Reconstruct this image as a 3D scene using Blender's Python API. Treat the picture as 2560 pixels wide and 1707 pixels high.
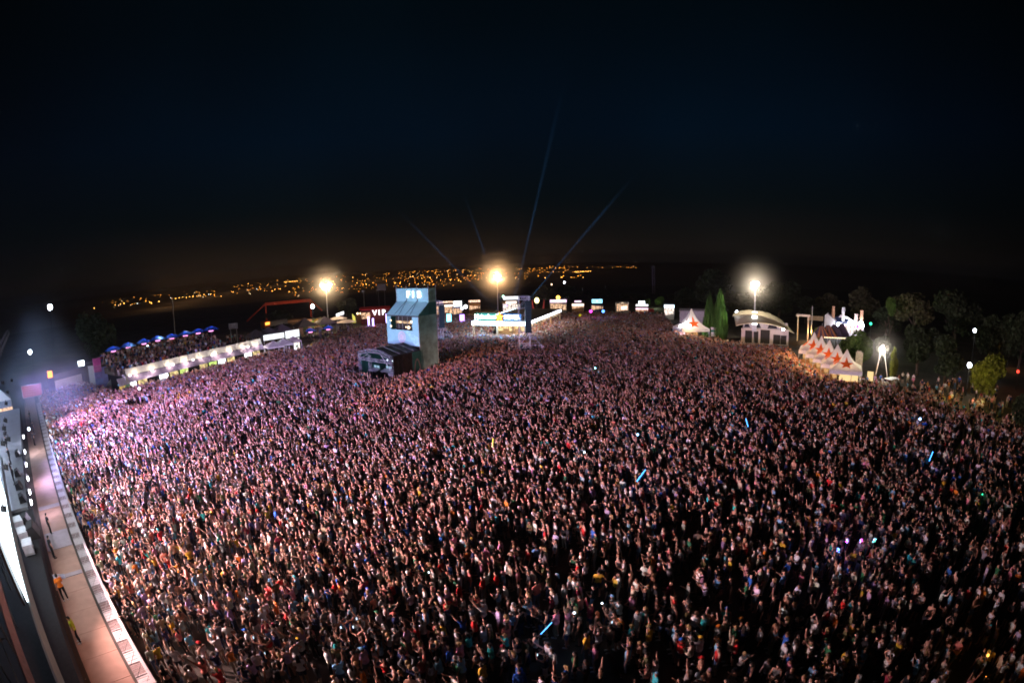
import bpy, bmesh, math, random
import numpy as np
from mathutils import Vector, Matrix, Euler
for o in list(bpy.data.objects): bpy.data.objects.remove(o, do_unlink=True)
SC = bpy.context.scene
COL = SC.collection
PI = math.pi

# ------------------------------------------------------------------ camera (15 mm-class fisheye on a stage tower)
H = 17.0
LENS_PX, PITCH, ROLL = 1332.0, math.radians(8.68), math.radians(-1.66)
cd = bpy.data.cameras.new('camera'); cam = bpy.data.objects.new('camera', cd); COL.objects.link(cam)
cd.type = 'PANO'; cd.panorama_type = 'FISHEYE_EQUISOLID'
cd.sensor_width = 36; cd.sensor_height = 24; cd.sensor_fit = 'HORIZONTAL'
cd.fisheye_lens = LENS_PX / 2560 * 36; cd.fisheye_fov = math.radians(200)
cd.clip_start = .05; cd.clip_end = 20000
_x, _y, _z = Vector((1, 0, 0)), Vector((0, math.sin(PITCH), math.cos(PITCH))), Vector((0, -math.cos(PITCH), math.sin(PITCH)))
_r = _x * math.cos(ROLL) + _y * math.sin(ROLL); _u = -_x * math.sin(ROLL) + _y * math.cos(ROLL)
m = Matrix.Identity(4)
for i in range(3): m[i][0], m[i][1], m[i][2] = _r[i], _u[i], _z[i]
m.translation = (0, 0, H); cam.matrix_world = m
SC.camera = cam

# ------------------------------------------------------------------ exposure, sky
SC.view_settings.view_transform = 'Standard'; SC.view_settings.look = 'None'
SC.view_settings.exposure = 0; SC.view_settings.gamma = 1; SC.view_settings.use_curve_mapping = False
SC.cycles.use_denoising = True; SC.cycles.filter_width = 1.8
try: SC.cycles.denoiser = 'OPENIMAGEDENOISE'
except Exception: pass
SC.cycles.max_bounces = 4; SC.cycles.diffuse_bounces = 2; SC.cycles.glossy_bounces = 1
SC.cycles.transmission_bounces = 2; SC.cycles.volume_bounces = 0; SC.cycles.transparent_max_bounces = 6
SC.cycles.sample_clamp_indirect = 2.0
W = bpy.data.worlds.new('World'); SC.world = W; W.use_nodes = True
nt = W.node_tree; nt.nodes.clear()
def N(t, ty, **k):
    n = t.nodes.new(ty)
    for a, v in k.items(): setattr(n, a, v)
    return n
_tc = N(nt, 'ShaderNodeTexCoord'); _sx = N(nt, 'ShaderNodeSeparateXYZ'); nt.links.new(_tc.outputs['Generated'], _sx.inputs[0])
_rp = N(nt, 'ShaderNodeValToRGB'); nt.links.new(_sx.outputs['Z'], _rp.inputs[0])
_el = _rp.color_ramp.elements
_el[0].position = 0.0; _el[0].color = (.0090, .0072, .0058, 1)
_el[1].position = .80; _el[1].color = (.00002, .0010, .0009, 1)
for p, c in ((.045, (.0040, .0042, .0040, 1)), (.11, (.0007, .0031, .0046, 1)), (.24, (.00002, .0036, .0096, 1)), (.44, (.00002, .0022, .0044, 1))):
    e = _el.new(p); e.color = c
# lens vignetting put into the sky: brightest to the north, dimmer to the sides
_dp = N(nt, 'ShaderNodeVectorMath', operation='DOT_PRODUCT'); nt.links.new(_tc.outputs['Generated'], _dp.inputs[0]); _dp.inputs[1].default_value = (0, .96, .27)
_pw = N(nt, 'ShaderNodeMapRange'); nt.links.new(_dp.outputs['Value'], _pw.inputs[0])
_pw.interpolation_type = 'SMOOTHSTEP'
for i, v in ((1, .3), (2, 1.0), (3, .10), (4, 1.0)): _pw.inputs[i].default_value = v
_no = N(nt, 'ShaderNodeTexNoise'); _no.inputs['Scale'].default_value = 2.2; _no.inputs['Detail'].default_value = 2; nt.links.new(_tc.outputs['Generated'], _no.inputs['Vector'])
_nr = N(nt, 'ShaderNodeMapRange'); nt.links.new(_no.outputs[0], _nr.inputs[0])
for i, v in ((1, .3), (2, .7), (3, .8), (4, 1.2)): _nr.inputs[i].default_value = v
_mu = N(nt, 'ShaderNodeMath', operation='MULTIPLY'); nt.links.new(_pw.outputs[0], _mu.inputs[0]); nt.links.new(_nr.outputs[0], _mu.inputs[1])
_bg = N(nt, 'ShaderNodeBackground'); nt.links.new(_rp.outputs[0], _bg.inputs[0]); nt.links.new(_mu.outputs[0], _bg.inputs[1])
_wo = N(nt, 'ShaderNodeOutputWorld'); nt.links.new(_bg.outputs[0], _wo.inputs[0])

# ------------------------------------------------------------------ arena frame: A metres along the stage front (to its left), B metres away from it
UX, UY = -.813, .583
NX, NY = .583, .813
RS = math.atan2(-.583, .813)          # local +Y points away from the stage
def S(a, b, z=0.): return Vector((a * UX + b * NX, a * UY + b * NY, z))

# ------------------------------------------------------------------ lamps
def aim(o, target):
    o.rotation_euler = (Vector(target) - o.location).to_track_quat('-Z', 'Y').to_euler()
def point(name, loc, col, watts, r=.25):
    l = bpy.data.lights.new(name, 'POINT'); l.energy = watts; l.color = col; l.shadow_soft_size = r
    o = bpy.data.objects.new(name, l); COL.objects.link(o); o.location = loc; return o
def spot(name, loc, target, col, watts, deg, blend=.6, r=.3):
    l = bpy.data.lights.new(name, 'SPOT'); l.energy = watts; l.color = col; l.shadow_soft_size = r
    l.spot_size = math.radians(deg); l.spot_blend = blend
    o = bpy.data.objects.new(name, l); COL.objects.link(o); o.location = loc; aim(o, target); return o
STAGE_SPOTS = (  # low spots standing in for light from stage screens and blinders
    # a, b, z, target a, b, colour, watts, cone
    (30, -3.4, 6.6, 20, 10, (1.0, .62, .60), 26000, 84),  # added to brighten the near left crowd
    (38, -3.2, 6.6, 25, 15, (1.0, .62, .70), 56000, 70),
    (46, -3.0, 6.6, 36, 19, (.95, .60, .95), 60000, 66),
    (54, -3.5, 6.6, 47, 21, (.84, .52, 1.1), 60000, 64),
    (62, -3.5, 6.8, 60, 21, (.76, .48, 1.15), 64000, 64),
    (70, -3.5, 6.8, 74, 20, (.74, .46, 1.15), 58000, 64),
    (80, -3.0, 6.8, 84, 27, (.74, .46, 1.1), 24000, 58),
    (62, -4.0, 5.0, 58, 14, (.36, .42, 1.1), 10000, 95),
    (56, -4.0, 5.0, 52, 11, (.45, .46, 1.1), 11000, 110),
    (36, -3.5, 9.0, 57, 73, (1.0, .42, .30), 100000, 12),
    (62, -3.5, 9.0, 84, 56, (.86, .56, 1.0), 36000, 34),
    (41, -3.2, 7.5, 9, 17, (.95, .70, .95), 7000, 52),  # this and the next are added to brighten the nearer crowd
    (46, -3.2, 7.5, 24, 34, (.90, .68, 1.0), 16000, 38),
)
for i, (a, b, z, ta, tb, c, w, dg) in enumerate(STAGE_SPOTS):
    spot('stage_spot_lamp', S(a, b, z), S(ta, tb, .5), c, w, dg, .9, .35)

# ------------------------------------------------------------------ helpers
MATS = {}
def mat(name, col, rough=.8, var=.18, scale=3.0, metal=0., spec=.3, transl=0.):
    if name in MATS: return MATS[name]
    m = bpy.data.materials.new(name); m.use_nodes = True; t = m.node_tree
    b = t.nodes['Principled BSDF']; b.inputs['Roughness'].default_value = rough; b.inputs['Metallic'].default_value = metal
    b.inputs['Specular IOR Level'].default_value = spec
    tc = N(t, 'ShaderNodeTexCoord'); no = N(t, 'ShaderNodeTexNoise'); no.inputs['Scale'].default_value = scale; no.inputs['Detail'].default_value = 4
    t.links.new(tc.outputs['Object'], no.inputs['Vector'])
    r = N(t, 'ShaderNodeValToRGB'); t.links.new(no.outputs[0], r.inputs[0])
    r.color_ramp.elements[0].position = .3; r.color_ramp.elements[1].position = .7
    r.color_ramp.elements[0].color = tuple(max(0, c * (1 - var)) for c in col) + (1,)
    r.color_ramp.elements[1].color = tuple(min(1, c * (1 + var)) for c in col) + (1,)
    t.links.new(r.outputs[0], b.inputs['Base Color'])
    if transl:
        tr = N(t, 'ShaderNodeBsdfTranslucent'); t.links.new(r.outputs[0], tr.inputs[0])
        mx = N(t, 'ShaderNodeMixShader'); mx.inputs[0].default_value = transl
        t.links.new(b.outputs[0], mx.inputs[1]); t.links.new(tr.outputs[0], mx.inputs[2])
        t.links.new(mx.outputs[0], t.nodes['Material Output'].inputs[0])
    MATS[name] = m; return m
def emit(name, col, k, sample=False, var=0., scale=6.):
    if name in MATS: return MATS[name]
    m = bpy.data.materials.new(name); m.use_nodes = True; t = m.node_tree; t.nodes.clear()
    e = N(t, 'ShaderNodeEmission'); e.inputs[0].default_value = tuple(col) + (1,); e.inputs[1].default_value = k
    o = N(t, 'ShaderNodeOutputMaterial'); t.links.new(e.outputs[0], o.inputs[0])
    if var:
        tc = N(t, 'ShaderNodeTexCoord'); no = N(t, 'ShaderNodeTexNoise'); no.inputs['Scale'].default_value = scale
        t.links.new(tc.outputs['Object'], no.inputs['Vector'])
        mr = N(t, 'ShaderNodeMapRange'); t.links.new(no.outputs[0], mr.inputs[0])
        for i, v in ((1, .35), (2, .65), (3, k * (1 - var)), (4, k * (1 + var))): mr.inputs[i].default_value = v
        t.links.new(mr.outputs[0], e.inputs[1])
    m.cycles.emission_sampling = 'FRONT' if sample else 'NONE'
    MATS[name] = m; return m
class MB:
    """collects faces and links them as one mesh object"""
    def __init__(s): s.v = []; s.f = []; s.mi = []; s.cur = 0
    def add(s, vs, fs):
        k = len(s.v); s.v += [tuple(v) for v in vs]; s.f += [tuple(i + k for i in f) for f in fs]; s.mi += [s.cur] * len(fs); return s
    def box(s, x0, x1, y0, y1, z0, z1):
        vs = [(x, y, z) for z in (z0, z1) for y in (y0, y1) for x in (x0, x1)]
        return s.add(vs, [(0, 2, 3, 1), (4, 5, 7, 6), (0, 1, 5, 4), (2, 6, 7, 3), (0, 4, 6, 2), (1, 3, 7, 5)])
    def bar(s, p, q, r, r2=None, n=4):
        p, q = Vector(p), Vector(q); d = (q - p); L = d.length
        if L < 1e-6: return s
        d /= L; x = d.orthogonal().normalized(); y = d.cross(x); r2 = r if r2 is None else r2
        vs = []
        for c, rr in ((p, r), (q, r2)):
            for i in range(n):
                a = 2 * PI * (i + .5) / n; vs.append(c + (x * math.cos(a) + y * math.sin(a)) * rr)
        fs = [(i, (i + 1) % n, n + (i + 1) % n, n + i) for i in range(n)]
        return s.add(vs, fs + [tuple(range(n))[::-1], tuple(range(n, 2 * n))])
    def tube(s, pts, r, n=6):
        for a, b in zip(pts, pts[1:]): s.bar(a, b, r, n=n)
        return s
    def quad(s, *p): return s.add(p, [tuple(range(len(p)))])
    def slab(s, pts, th):
        """closed plate: polygon pts thickened along its normal"""
        pts = [Vector(p) for p in pts]; nrm = (pts[1] - pts[0]).cross(pts[2] - pts[1]).normalized() * th; n = len(pts)
        vs = pts + [p - nrm for p in pts]
        return s.add(vs, [tuple(range(n)), tuple(range(2 * n - 1, n - 1, -1))] + [(i, n + i, n + (i + 1) % n, (i + 1) % n) for i in range(n)])
    def ball(s, c, r, n=10, k=6, sz=1.):
        vs = [(c[0], c[1], c[2] + r * sz)]
        for j in range(1, k):
            t = PI * j / k
            for i in range(n): vs.append((c[0] + r * math.sin(t) * math.cos(2 * PI * i / n), c[1] + r * math.sin(t) * math.sin(2 * PI * i / n), c[2] + r * sz * math.cos(t)))
        vs.append((c[0], c[1], c[2] - r * sz)); fs = [(0, 1 + i, 1 + (i + 1) % n) for i in range(n)]
        for j in range(k - 2):
            for i in range(n):
                a = 1 + j * n; fs.append((a + i, a + n + i, a + n + (i + 1) % n, a + (i + 1) % n))
        a = 1 + (k - 2) * n; fs += [(len(vs) - 1, a + (i + 1) % n, a + i) for i in range(n)]
        return s.add(vs, fs)
    def mesh(s, name, mats, smooth=False):
        me = bpy.data.meshes.new(name); me.from_pydata(s.v, [], s.f)
        for m in (mats if isinstance(mats, (list, tuple)) else [mats]): me.materials.append(m)
        me.polygons.foreach_set('material_index', s.mi)
        if smooth: me.polygons.foreach_set('use_smooth', [True] * len(s.f))
        me.update(); return me
    def build(s, name, mats, parent=None, loc=(0, 0, 0), rz=0., smooth=False):
        return link(name, s.mesh(name, mats, smooth), parent, loc, rz)
def link(name, me, parent=None, loc=(0, 0, 0), rz=0.):
    o = bpy.data.objects.new(name, me); COL.objects.link(o); o.location = loc; o.rotation_euler = (0, 0, rz)
    if parent is not None: o.parent = parent
    return o
def tag(o, label=None, cat=None, group=None, kind=None):
    if label: o['label'] = label
    if cat: o['category'] = cat
    if group: o['group'] = group
    if kind: o['kind'] = kind
    return o
def thing(name, label, cat, loc=(0, 0, 0), rz=0., group=None):
    return tag(link(name, None, None, loc, rz), label, cat, group)
def copy_tree(o, loc=None, rz=None, label=None, parent=None):
    c = o.copy(); COL.objects.link(c)
    if parent is not None: c.parent = parent
    if loc is not None: c.location = loc
    if rz is not None: c.rotation_euler = (0, 0, rz)
    if label: c['label'] = label
    for ch in list(o.children): copy_tree(ch, parent=c)
    return c
_txt = {}
def text_mesh(s, size, depth, font_bold=.0):
    cu = bpy.data.curves.new('lettering', 'FONT'); cu.body = s; cu.size = size; cu.extrude = depth; cu.offset = font_bold
    cu.align_x = 'CENTER'; cu.resolution_u = 2
    ob = bpy.data.objects.new('lettering', cu); COL.objects.link(ob)
    dg = bpy.context.evaluated_depsgraph_get(); dg.update()
    me = bpy.data.meshes.new_from_object(ob.evaluated_get(dg)); bpy.data.objects.remove(ob, do_unlink=True); bpy.data.curves.remove(cu)
    me.transform(Matrix.Rotation(PI / 2, 4, 'X'))      # upright in the XZ plane, reads from -Y
    return me
def text(name, s, size, depth, m, parent, loc, bold=0., rz=0.):
    me = text_mesh(s, size, depth, bold); me.materials.clear(); me.materials.append(m)
    return link(name, me, parent, loc, rz)
def truss(mb, p, q, w, n, r=.03, up=(0, 0, 1)):
    """square lattice beam from p to q"""
    p, q = Vector(p), Vector(q); d = (q - p).normalized(); x = d.cross(Vector(up))
    x = (x if x.length > .1 else d.cross(Vector((1, 0, 0)))).normalized(); y = d.cross(x)
    c = [(x * i + y * j) * w / 2 for i, j in ((1, 1), (1, -1), (-1, -1), (-1, 1))]
    for e in c: mb.bar(p + e, q + e, r)
    for k in range(n):
        a, b = p.lerp(q, k / n), p.lerp(q, (k + 1) / n)
        for i in range(4):
            e, f = c[i], c[(i + 1) % 4]
            mb.bar(a + (e if k % 2 else f), b + (f if k % 2 else e), r * .6)
    return mb
rnd = random.Random(7)
STEEL = mat('galvanised steel', (.42, .42, .44), .45, .12, 5, .6)
DARKSTEEL = mat('dark steel', (.05, .05, .055), .5, .2, 4, .5)
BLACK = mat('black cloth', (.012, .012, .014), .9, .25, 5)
WHITE = mat('white fabric', (.78, .77, .76), .75, .05, 2)
WHITET = mat('white tent fabric', (.78, .77, .75), .75, .05, 2, transl=.35)
WOOD = mat('pine boards', (.40, .25, .13), .7, .25, 6)
CONC = mat('concrete', (.30, .28, .26), .9, .2, 2)
RED = mat('red paint', (.42, .03, .025), .6, .15, 3)
E_WHITE = emit('white light', (1, .98, .95), 5)
E_COOL = emit('cool white light', (.72, .86, 1), 5)
E_WARM = emit('warm white light', (1, .72, .42), 4)
E_PEACH = emit('peach light', (1, .62, .40), 1.2, var=.5, scale=2.5)
E_ORANGE = emit('orange light', (1, .30, .04), 4)
E_BLUE = emit('blue light', (.08, .25, 1), 6)
E_MAG = emit('magenta light', (1, .06, .8), 4)
E_PURPLE = emit('purple light', (.42, .22, 1), 5)
E_CYAN = emit('cyan light', (.25, .8, 1), 4)
E_GREEN = emit('green light', (.05, 1, .45), 3)
E_PINK = emit('pink light', (1, .45, .75), 2.5)
E_RED = emit('red light', (1, .05, .03), 4)
E_YELLOW = emit('yellow light', (1, .75, .12), 4)
E_AMBER = emit('sodium light', (1, .50, .09), 9)
E_LAMPW = emit('floodlight white', (1, .96, .88), 60)
E_LAMPO = emit('floodlight warm', (1, .80, .52), 60)
E_LAMPB = emit('floodlight blue white', (.80, .88, 1), 30)
def mist(name, c, r, dens, col=(1, 1, 1)):
    """added volume imitating lens bloom round a floodlight: thins out from the lamp"""
    m = bpy.data.materials.new(name); m.use_nodes = True; t = m.node_tree; t.nodes.clear()
    tc = N(t, 'ShaderNodeTexCoord'); ln = N(t, 'ShaderNodeVectorMath', operation='LENGTH'); t.links.new(tc.outputs['Object'], ln.inputs[0])
    mr = N(t, 'ShaderNodeMapRange'); mr.interpolation_type = 'SMOOTHSTEP'; t.links.new(ln.outputs['Value'], mr.inputs[0])
    for i, v in ((1, 0.), (2, r * .97), (3, 1.), (4, 0.)): mr.inputs[i].default_value = v
    pw = N(t, 'ShaderNodeMath', operation='POWER'); t.links.new(mr.outputs[0], pw.inputs[0]); pw.inputs[1].default_value = 3.; ml = N(t, 'ShaderNodeMath', operation='MULTIPLY'); t.links.new(pw.outputs[0], ml.inputs[0]); ml.inputs[1].default_value = dens; mr = ml
    v = N(t, 'ShaderNodeVolumePrincipled'); v.inputs['Color'].default_value = tuple(col) + (1,); t.links.new(mr.outputs[0], v.inputs['Density'])
    v.inputs['Anisotropy'].default_value = .2
    o = N(t, 'ShaderNodeOutputMaterial'); t.links.new(v.outputs[0], o.inputs['Volume'])
    ob = MB().ball((0, 0, 0), r, 20, 12).build('mist', m, None, c); tag(ob, kind='stuff'); return ob

# ------------------------------------------------------------------ ground
def ground_mat():
    m = bpy.data.materials.new('trodden asphalt'); m.use_nodes = True; t = m.node_tree; b = t.nodes['Principled BSDF']
    b.inputs['Roughness'].default_value = .9; b.inputs['Specular IOR Level'].default_value = .2
    tc = N(t, 'ShaderNodeTexCoord')
    n1 = N(t, 'ShaderNodeTexNoise'); n1.inputs['Scale'].default_value = .16; n1.inputs['Detail'].default_value = 6; t.links.new(tc.outputs['Object'], n1.inputs['Vector'])
    n2 = N(t, 'ShaderNodeTexVoronoi'); n2.inputs['Scale'].default_value = 1.6; t.links.new(tc.outputs['Object'], n2.inputs['Vector'])
    r = N(t, 'ShaderNodeValToRGB'); t.links.new(n1.outputs[0], r.inputs[0])
    r.color_ramp.elements[0].position = .35; r.color_ramp.elements[0].color = (.05, .044, .04, 1)
    r.color_ramp.elements[1].position = .7; r.color_ramp.elements[1].color = (.10, .085, .07, 1)
    r2 = N(t, 'ShaderNodeValToRGB'); t.links.new(n2.outputs['Distance'], r2.inputs[0])     # dropped cups and paper
    r2.color_ramp.elements[0].position = .035; r2.color_ramp.elements[0].color = (1, 1, 1, 1)
    r2.color_ramp.elements[1].position = .05; r2.color_ramp.elements[1].color = (0, 0, 0, 1)
    mx = N(t, 'ShaderNodeMix', data_type='RGBA'); t.links.new(r2.outputs[0], mx.inputs[0]); t.links.new(r.outputs[0], mx.inputs[6]); mx.inputs[7].default_value = (.45, .42, .4, 1)
    t.links.new(mx.outputs[2], b.inputs['Base Color'])
    return m
def ground_z(d): return 0. if d < 260 else -30. * min(1, (d - 260) / 640.) ** 1.4 - max(0, d - 900) * .002
RINGS = [0, 60, 120, 200, 260, 320, 400, 520, 700, 900, 1400, 2200, 3500, 6000, 12000]
mb = MB(); K = 64; mb.v.append((0, 0, 0))
for R in RINGS[1:]:
    for i in range(K): mb.v.append((R * math.cos(2 * PI * i / K), R * math.sin(2 * PI * i / K), ground_z(R)))
for i in range(K): mb.f.append((0, 1 + i, 1 + (i + 1) % K))
for j in range(len(RINGS) - 2):
    for i in range(K):
        a = 1 + j * K; mb.f.append((a + i, a + K + i, a + K + (i + 1) % K, a + (i + 1) % K))
mb.mi = [0] * len(mb.f)
tag(mb.build('ground', ground_mat()), kind='structure')

# photographers' pit between stage and barrier: boards laid on the ground (local x = -A, y = B)
pit = MB().box(-112, -9, -2.35, -.02, .005, .02).build('pit_floor', mat('pit sub floor', (.12, .09, .07), .9), None, (0, 0, 0), RS); tag(pit, kind='structure')
PITM = mat('pit boards', (.40, .24, .18), .75, .12, 1.2)
pm = MB().box(-.01, 2.39, -2.33, 0, 0, .02).mesh('pit_board', PITM)
for i in range(42):
    link('board', pm, pit, (-10 - i * 2.42 - 2.4, -.03 + (.01 if i % 3 else 0), .021 + .002 * (i % 2)))
# raised service lanes of pale boards across the pit
for a0, w in ((33.8, .5), (38.5, 3.2), (47.0, .8)):
    MB().box(-a0 - w, -a0, -2.3, -.05, .046, .10).build('ramp', mat('pale ramp boards', (.36, .30, .32), .6, .08, 2), pit)

# ------------------------------------------------------------------ crowd barrier: sections with standing plate and step plate
BARM = mat('ribbed aluminium plate', (.54, .48, .48), .5, .05, 8, .2)
BARD = mat('worn aluminium plate', (.20, .14, .13), .6, .15, 8, .2)
def barrier(label, m2):
    t = thing('crowd_barrier', label, 'barrier', group='barrier sections along the pit')
    MB().box(-.54, .54, .86, .92, 0, 1.15).build('front_panel', BARM, t)
    MB().box(-.54, .54, .16, .855, .10, .14).build('step_plate', m2, t)
    b = MB().box(-.54, -.50, .16, .86, .141, .18).box(.50, .54, .16, .86, .141, .18)
    for k in range(3): b.box(-.35 + k * .3, -.33 + k * .3, .18, .84, .141, .155)
    b.build('tread', BARM, t)
    MB().bar((-.5, .3, .19), (-.5, .86, .9), .012).build('brace', BARM, t)
    MB().box(-.54, .54, .80, .98, 1.152, 1.18).build('top_rail', BARM, t)
    return t
b0 = barrier('bright ribbed barrier section along the pit, one of many alike', BARM)
b1 = barrier('dull brown step plate barrier section along the pit, one of many alike', BARD)
for i in range(78):
    src = b0 if i % 2 else b1; a = 13.5 + i * 1.09
    o = src if i < 2 else copy_tree(src)
    o.location = S(a, 0); o.rotation_euler = (0, 0, RS)
# cable ramp running off to the right of the last barrier
t = thing('cable_ramp', 'long grey cable ramp running right from the end of the barrier', 'cable ramp', S(12.4, .8), RS)
MB().add([(0, -.28, 0), (0, .28, 0), (11, .5, 0), (11, -.1, 0), (0, -.12, .16), (0, .12, .16), (11, .34, .16), (11, .06, .16)],
         [(0, 3, 7, 4), (4, 7, 6, 5), (5, 6, 2, 1), (0, 4, 5, 1), (3, 2, 6, 7)]).build('ramp_body', mat('grey rubber', (.13, .11, .105), .7), t)
MB().bar((0, -.13, .17), (11, .06, .17), .03).bar((0, .13, .17), (11, .34, .17), .03).build('edge_rail', STEEL, t)

# ------------------------------------------------------------------ stage: wing with big screen, deck, backline
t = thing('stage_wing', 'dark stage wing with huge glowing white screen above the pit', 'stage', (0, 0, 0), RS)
MB().box(-44, -9, -9, -2.7, 0, 1.5).build('base', BLACK, t)  # black base, also standing in for the wing's shadow beside the pit
sk = MB(); sk.slab([(-58, -5.65, 2.15), (-17.2, -3.30, 2.15), (-17.2, -3.50, 2.9), (-58, -5.85, 2.9)], .12)
sk.build('screen_skirt', mat('grey scrim', (.16, .19, .19), .8, .1, 1), t)
mb = MB(); cells = 10
E_SCREEN = emit('lit screen tiles', (.80, .93, 1), 4.5, True, .12, .6)
for i in range(cells):
    for j in range(4):
        f0, f1 = i / cells, (i + .985) / cells
        P = lambda f, z: (-26.6 + (-44.0 + 26.6) * f, -4.0 + (-4.95 + 4.0) * f - .02 * (z - 4), z)
        MB().slab([P(f0, 3.0 + j * 2), P(f0, 4.98 + j * 2), P(f1, 4.98 + j * 2), P(f1, 3.0 + j * 2)], -.1).build('screen_tile', E_SCREEN, t)
MB().slab([(-44.2, -5.25, 2.92), (-26.5, -4.25, 2.92), (-26.5, -4.3, 11.1), (-44.2, -5.3, 11.1)], -.15).build('screen_frame', DARKSTEEL, t)
sc = MB()
for i in range(9):
    x = -44 + i * 4.2
    sc.bar((x, -8.8, 1.5), (x, -8.8, 14), .05).bar((x, -5.6, 1.5), (x, -5.6, 14), .05)
    for z in (3.5, 6, 8.5, 11): sc.bar((x, -8.8, z), (x, -5.6, z), .04)
    if i: sc.bar((x, -5.6, 1.6), (x - 4.2, -5.6, 6), .035).bar((x, -8.8, 2), (x - 4.2, -8.8, 8), .035)
sc.bar((-44, -5.6, 8.5), (-10, -5.6, 8.5), .05).bar((-44, -8.8, 8.5), (-10, -8.8, 8.5), .05).build('scaffold', mat('scaffold tube', (.16, .16, .16), .5, .1, 3, .5), t)
pk = MB().slab([(-30, -5.45, 5.3), (-14, -4.1, 3.2), (-14, -4.35, 3.7), (-30, -5.75, 5.8)], .1); pk.build('side_curtain', mat('dusty curtain', (.15, .10, .105), .9), t)
dk = thing('stage_deck', 'bright lit stage deck left of the big screen', 'stage', (0, 0, 0), RS)
MB().box(-88, -44, -18, -3.1, 0, 1.75).build('deck', mat('stage ply', (.22, .22, .24), .5, .1, 1), dk)
MB().box(-88, -44, -3.098, -3.0, .2, 1.72).build('fascia', BLACK, dk)
MB().box(-88, -44, -18.2, -18.01, 1.7, 13).build('back_screen', emit('stage back screen', (.85, .92, 1), 3.0, True, .2, .3), dk)
bmr = truss(MB(), (-86, -3.2, 13.2), (-38, -3.2, 13.2), .6, 30, .05); bmr.build('front_truss', DARKSTEEL, dk)
for i, (a, b, z, ta, tb, c, w, dg) in enumerate(STAGE_SPOTS):
    l = thing('stage_lamp', 'black stage lamp, one of an added low row along the stage front', 'stage lamp', S(a, b - .35, z + .25), RS, 'added stage lamps along the stage front')
    MB().bar((0, -.2, 0), (0, .2, -.1), .16, .2, 10).build('lamp_body', BLACK, l); MB().bar((-.24, 0, .3), (-.24, 0, 0), .03).bar((.24, 0, .3), (.24, 0, 0), .03).bar((-.24, 0, .3), (.24, 0, .3), .03).build('yoke', DARKSTEEL, l)
def wedge(a, b, z, s, label, m=BLACK):
    w = thing('speaker', label, 'speaker', S(a, b, z), RS + rnd.uniform(-.2, .2), 'speaker boxes along the stage front')
    MB().add([(-s, -s * .7, 0), (s, -s * .7, 0), (s, s * .7, 0), (-s, s * .7, 0), (-s, -s * .7, s * 1.1), (s, -s * .7, s * 1.1), (s, s * .1, s * 1.3), (-s, s * .1, s * 1.3)],
             [(3, 2, 1, 0), (0, 1, 5, 4), (1, 2, 6, 5), (2, 3, 7, 6), (3, 0, 4, 7), (4, 5, 6, 7)]).build('cabinet', m, w)
    MB().slab([(-s * .9, s * .68, s * .12), (s * .9, s * .68, s * .12), (s * .9, s * .16, s * 1.2), (-s * .9, s * .16, s * 1.2)], -.02).build('grille', DARKSTEEL, w)
wedge(38.5, -2.9, 1.5, .75, 'large dark speaker box at the screen end of the stage front')
wedge(41, -3.4, 1.5, .6, 'dark speaker box second from the screen end')
wedge(45.5, -3.5, 1.75, .5, 'black floor monitor third along the stage front')
wedge(49, -3.7, 1.75, .5, 'black floor monitor fourth along the stage front')
wedge(53, -3.8, 1.75, .5, 'black floor monitor fifth along the stage front')
wedge(60, -3.6, 1.75, .5, 'black floor monitor farthest along the stage front')
mb = MB()
for i in range(3):
    c = thing('equipment_case', ['pale equipment case on the dark wing base', 'pale equipment case nearest the big screen', 'low pale equipment case beside the stage deck'][i], 'case', S(36 + i * 2.3, -3.6 - .3 * i, 1.5), RS + .1 * i)
    MB().box(-.6, .6, -.4, .4, 0, .55).build('case_body', mat('pale laminate', (.55, .55, .6), .4), c); MB().box(-.62, .62, -.42, .42, .552, .75).build('lid', mat('pale laminate', (.5, .5, .5)), c)
    MB().box(-.62, -.605, -.43, .43, .1, .14).build('corner_trim', STEEL, c); MB().box(.605, .62, -.43, .43, .1, .14).build('corner_trim', STEEL, c)
# pit lights that blind along the stage lip
for i, a in enumerate((44, 46.6, 50.4, 55, 60, 67)):
    l = thing('blinder_lamp', 'white blinder lamp on the stage lip, one of a row of six', 'stage lamp', S(a, -2.8, 1.76), RS, 'blinder lamps on the stage lip')
    MB().box(-.45, .45, -.12, .1, 0, .5).build('housing', DARKSTEEL, l)
    for x in (-.22, .22): MB().ball((x, .1, .26), .17, 10, 6).build('bulb', emit('blinder', (.9, .92, 1), 14), l)
point('blinder_light', S(45.5, -1.5, 1.6), (.80, .70, 1), 240, .3); point('blinder_light', S(54, -1.5, 1.8), (.85, .66, 1), 260, .3); point('blinder_light', S(66, -1.6, 2.2), (.75, .8, 1), 500, .4)
point('pit_light', S(24, -.8, 7.5), (1, .44, .30), 520, .5); point('pit_light', S(33, -.9, 7.0), (1, .46, .46), 340, .4)
# stage smoke, lit by added lamps behind it
m = bpy.data.materials.new('stage smoke'); m.use_nodes = True; t_ = m.node_tree; t_.nodes.clear()
tc = N(t_, 'ShaderNodeTexCoord'); no = N(t_, 'ShaderNodeTexNoise'); no.inputs['Scale'].default_value = .09; no.inputs['Detail'].default_value = 3; t_.links.new(tc.outputs['Object'], no.inputs['Vector'])
mr = N(t_, 'ShaderNodeMapRange'); t_.links.new(no.outputs[0], mr.inputs[0])
for i, v in ((1, .38), (2, .70), (3, 0.), (4, 1.)): mr.inputs[i].default_value = v
ln = N(t_, 'ShaderNodeVectorMath', operation='LENGTH'); sc_ = N(t_, 'ShaderNodeVectorMath', operation='MULTIPLY'); sc_.inputs[1].default_value = (1 / 38, 1 / 13, 1 / 21)
t_.links.new(tc.outputs['Object'], sc_.inputs[0]); t_.links.new(sc_.outputs[0], ln.inputs[0])
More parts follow.
